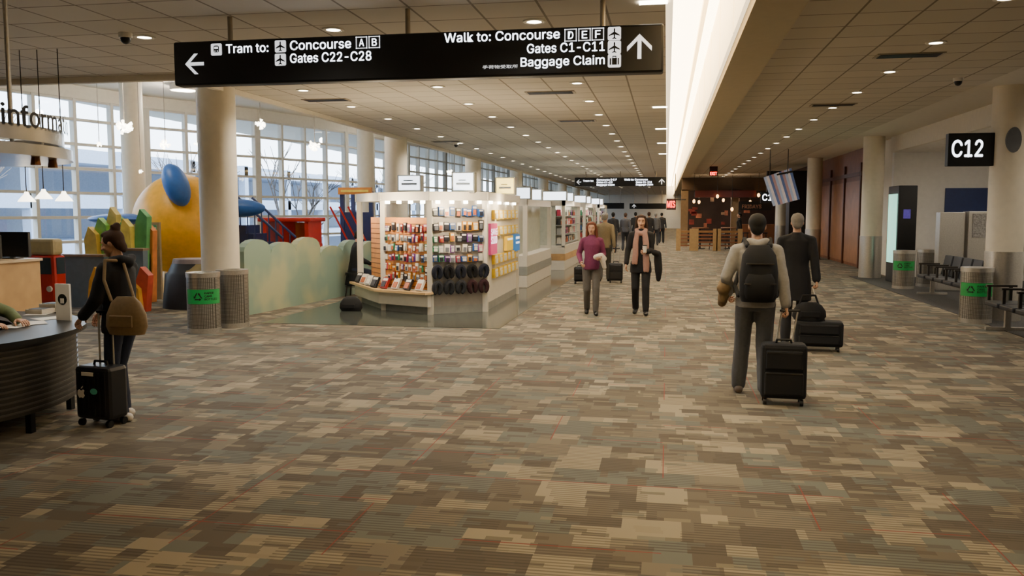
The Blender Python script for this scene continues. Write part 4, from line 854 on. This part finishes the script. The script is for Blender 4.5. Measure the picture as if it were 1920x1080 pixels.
t=thing('paper_cup','white paper cup in the hand of the woman with the scarf','cup',(-.36,14.47,1.1));mk('cup_body',lathe(nb(),[(.028,0),(.038,.11)],(-.35,14.43,1.08)),WHITE,t,smooth=True);mk('lid',lathe(nb(),[(.041,.11),(.041,.12),(.03,.13)],(-.35,14.43,1.08)),BLACK,t)
t=thing('folded_coat','black coat draped over the arm of the woman with the scarf','jacket',(-.15,14.6,.8));bm=nb();limb(bm,[(-.2,14.5,1.08),(-.14,14.58,1.05),(-.12,14.6,.8),(-.12,14.62,.62)],[.055,.065,.07,.045]);mk('cloth',None,BK,t,me=remesh(bm,.015,3,.02),smooth=True)
# far walkers
FARP=[(1133,528,1.74,'#7d6f55','#4a4742',HG,'man in a tan jacket walking away behind the woman in purple',0),(1149,474,1.74,'#2d2f35','#26262a',HK,'man in a dark jacket beyond the man in tan',0),(1172,470,1.72,'#4a4a50','#2a2c34',HB,'person in a charcoal jacket left of the woman in black',0),(1191,462,1.75,'#1f2024','#26262a',HK,'person in black far behind the woman with the scarf',0),(1216,467,1.76,'#242428','#2c2e34',HB,'tall person in a black coat walking away in the distance',0),(1229,460,1.7,'#5a5d65','#2c2e34',HG,'person in a grey jacket in the distance right of centre',0),(1240,456,1.72,'#212124','#1f1f24',HK,'person in dark clothes farthest right in the distance',0),(1385,467,1.72,'#1a1a1c','#222226',HK,'person in black standing by the restaurant entrance',pi/2)]
for i,(px,py,h,c,c2,hr,lb,rz) in enumerate(FARP):
    p=gp(px,py);sg=1 if i%2 else -1
    person(lb,(p.x,p.y,0),rz,h,cm('far_top%d'%i,c),cm('far_trousers%d'%i,c2),SHB,hr,'short',hem=.8 if i in(3,4) else .86,hemr=.18,ank=((-.1,.14*sg,.08 if sg>0 else .1),(.1,-.14*sg,.1 if sg>0 else .08)),wrist=((-.25,.1*-sg,.87),(.25,.1*sg,.87)),vox=.02,loose=1.1)
p=gp(1145,528);suitcase('small black wheeled case behind the man in the tan jacket',(p.x+.15,p.y-.35,0),.34,.22,.5,0,SB,(0,.1,.85))
p=gp(1088,532);suitcase('small dark case standing left of the woman in purple',(p.x,p.y,0),.3,.2,.42,0,SB,None)
# seated vendor + stool, desk clerk + chair
stool(-6.4,16.9,.5,'low black stool under the seated vendor','stool')
person('vendor in a dark jacket seated at the left end of the kiosk',(-6.4,16.9,0),-pi/2+.6,1.66,BK,JN,SHB,HK,'short',hem=.56,hemr=.19,pelv=.62,ank=((-.1,.36,.08),(.1,.34,.08)),wrist=((-.18,.33,.72),(.18,.33,.72)),lean=.15,nod=.3,vox=.014)
t=thing('office_chair','black office chair behind the information desk','chair',(-5.98,6.3,0));mk('seat',cyl(nb(),(-5.98,6.3,.4),(-5.98,6.3,.45),.22,n=24),BLKFAB,t);mk('post',cyl(nb(),(-5.98,6.3,.05),(-5.98,6.3,.4),.03),STEEL,t);mk('base',cyl(nb(),(-5.98,6.3,0),(-5.98,6.3,.05),.2,n=5),BLACK,t)
person('desk clerk in a green shirt seated behind the information desk',(-5.98,6.3,0),-pi/2,1.68,cm('olive_shirt','#5f6a44'),JN,SHB,HB,'short',hem=.55,hemr=.17,pelv=.56,ank=((-.1,.36,.08),(.1,.36,.08)),wrist=((-.14,.5,.86),(.16,.48,.86)),pole=((-1,-.2,-.3),(1,-.2,-.3)),hn=((0,0,-1),(0,0,-1)),hd=((.3,1,-.05),(-.3,1,-.05)),lean=.15,nod=.2,vox=.014)
bag('small black holdall on the tiles below the kiosk shelf',(-5.5,14.35,.137),.42,.26,.26,BLKFAB,'holdall')
# =================== WORLD
w=bpy.data.worlds.new('sky');sc.world=w;w.use_nodes=True;nt=w.node_tree;bg=nt.nodes['Background'];tc=nt.nodes.new('ShaderNodeTexCoord');sp=nt.nodes.new('ShaderNodeSeparateXYZ');nt.links.new(tc.outputs['Generated'],sp.inputs[0])
rp=nt.nodes.new('ShaderNodeValToRGB');rp.color_ramp.elements[0].position=0;rp.color_ramp.elements[0].color=(.84,.92,1,1);rp.color_ramp.elements[1].position=.6;rp.color_ramp.elements[1].color=(.6,.77,1,1)
nt.links.new(sp.outputs['Z'],rp.inputs['Fac']);nt.links.new(rp.outputs['Color'],bg.inputs['Color']);bg.inputs['Strength'].default_value=9.5
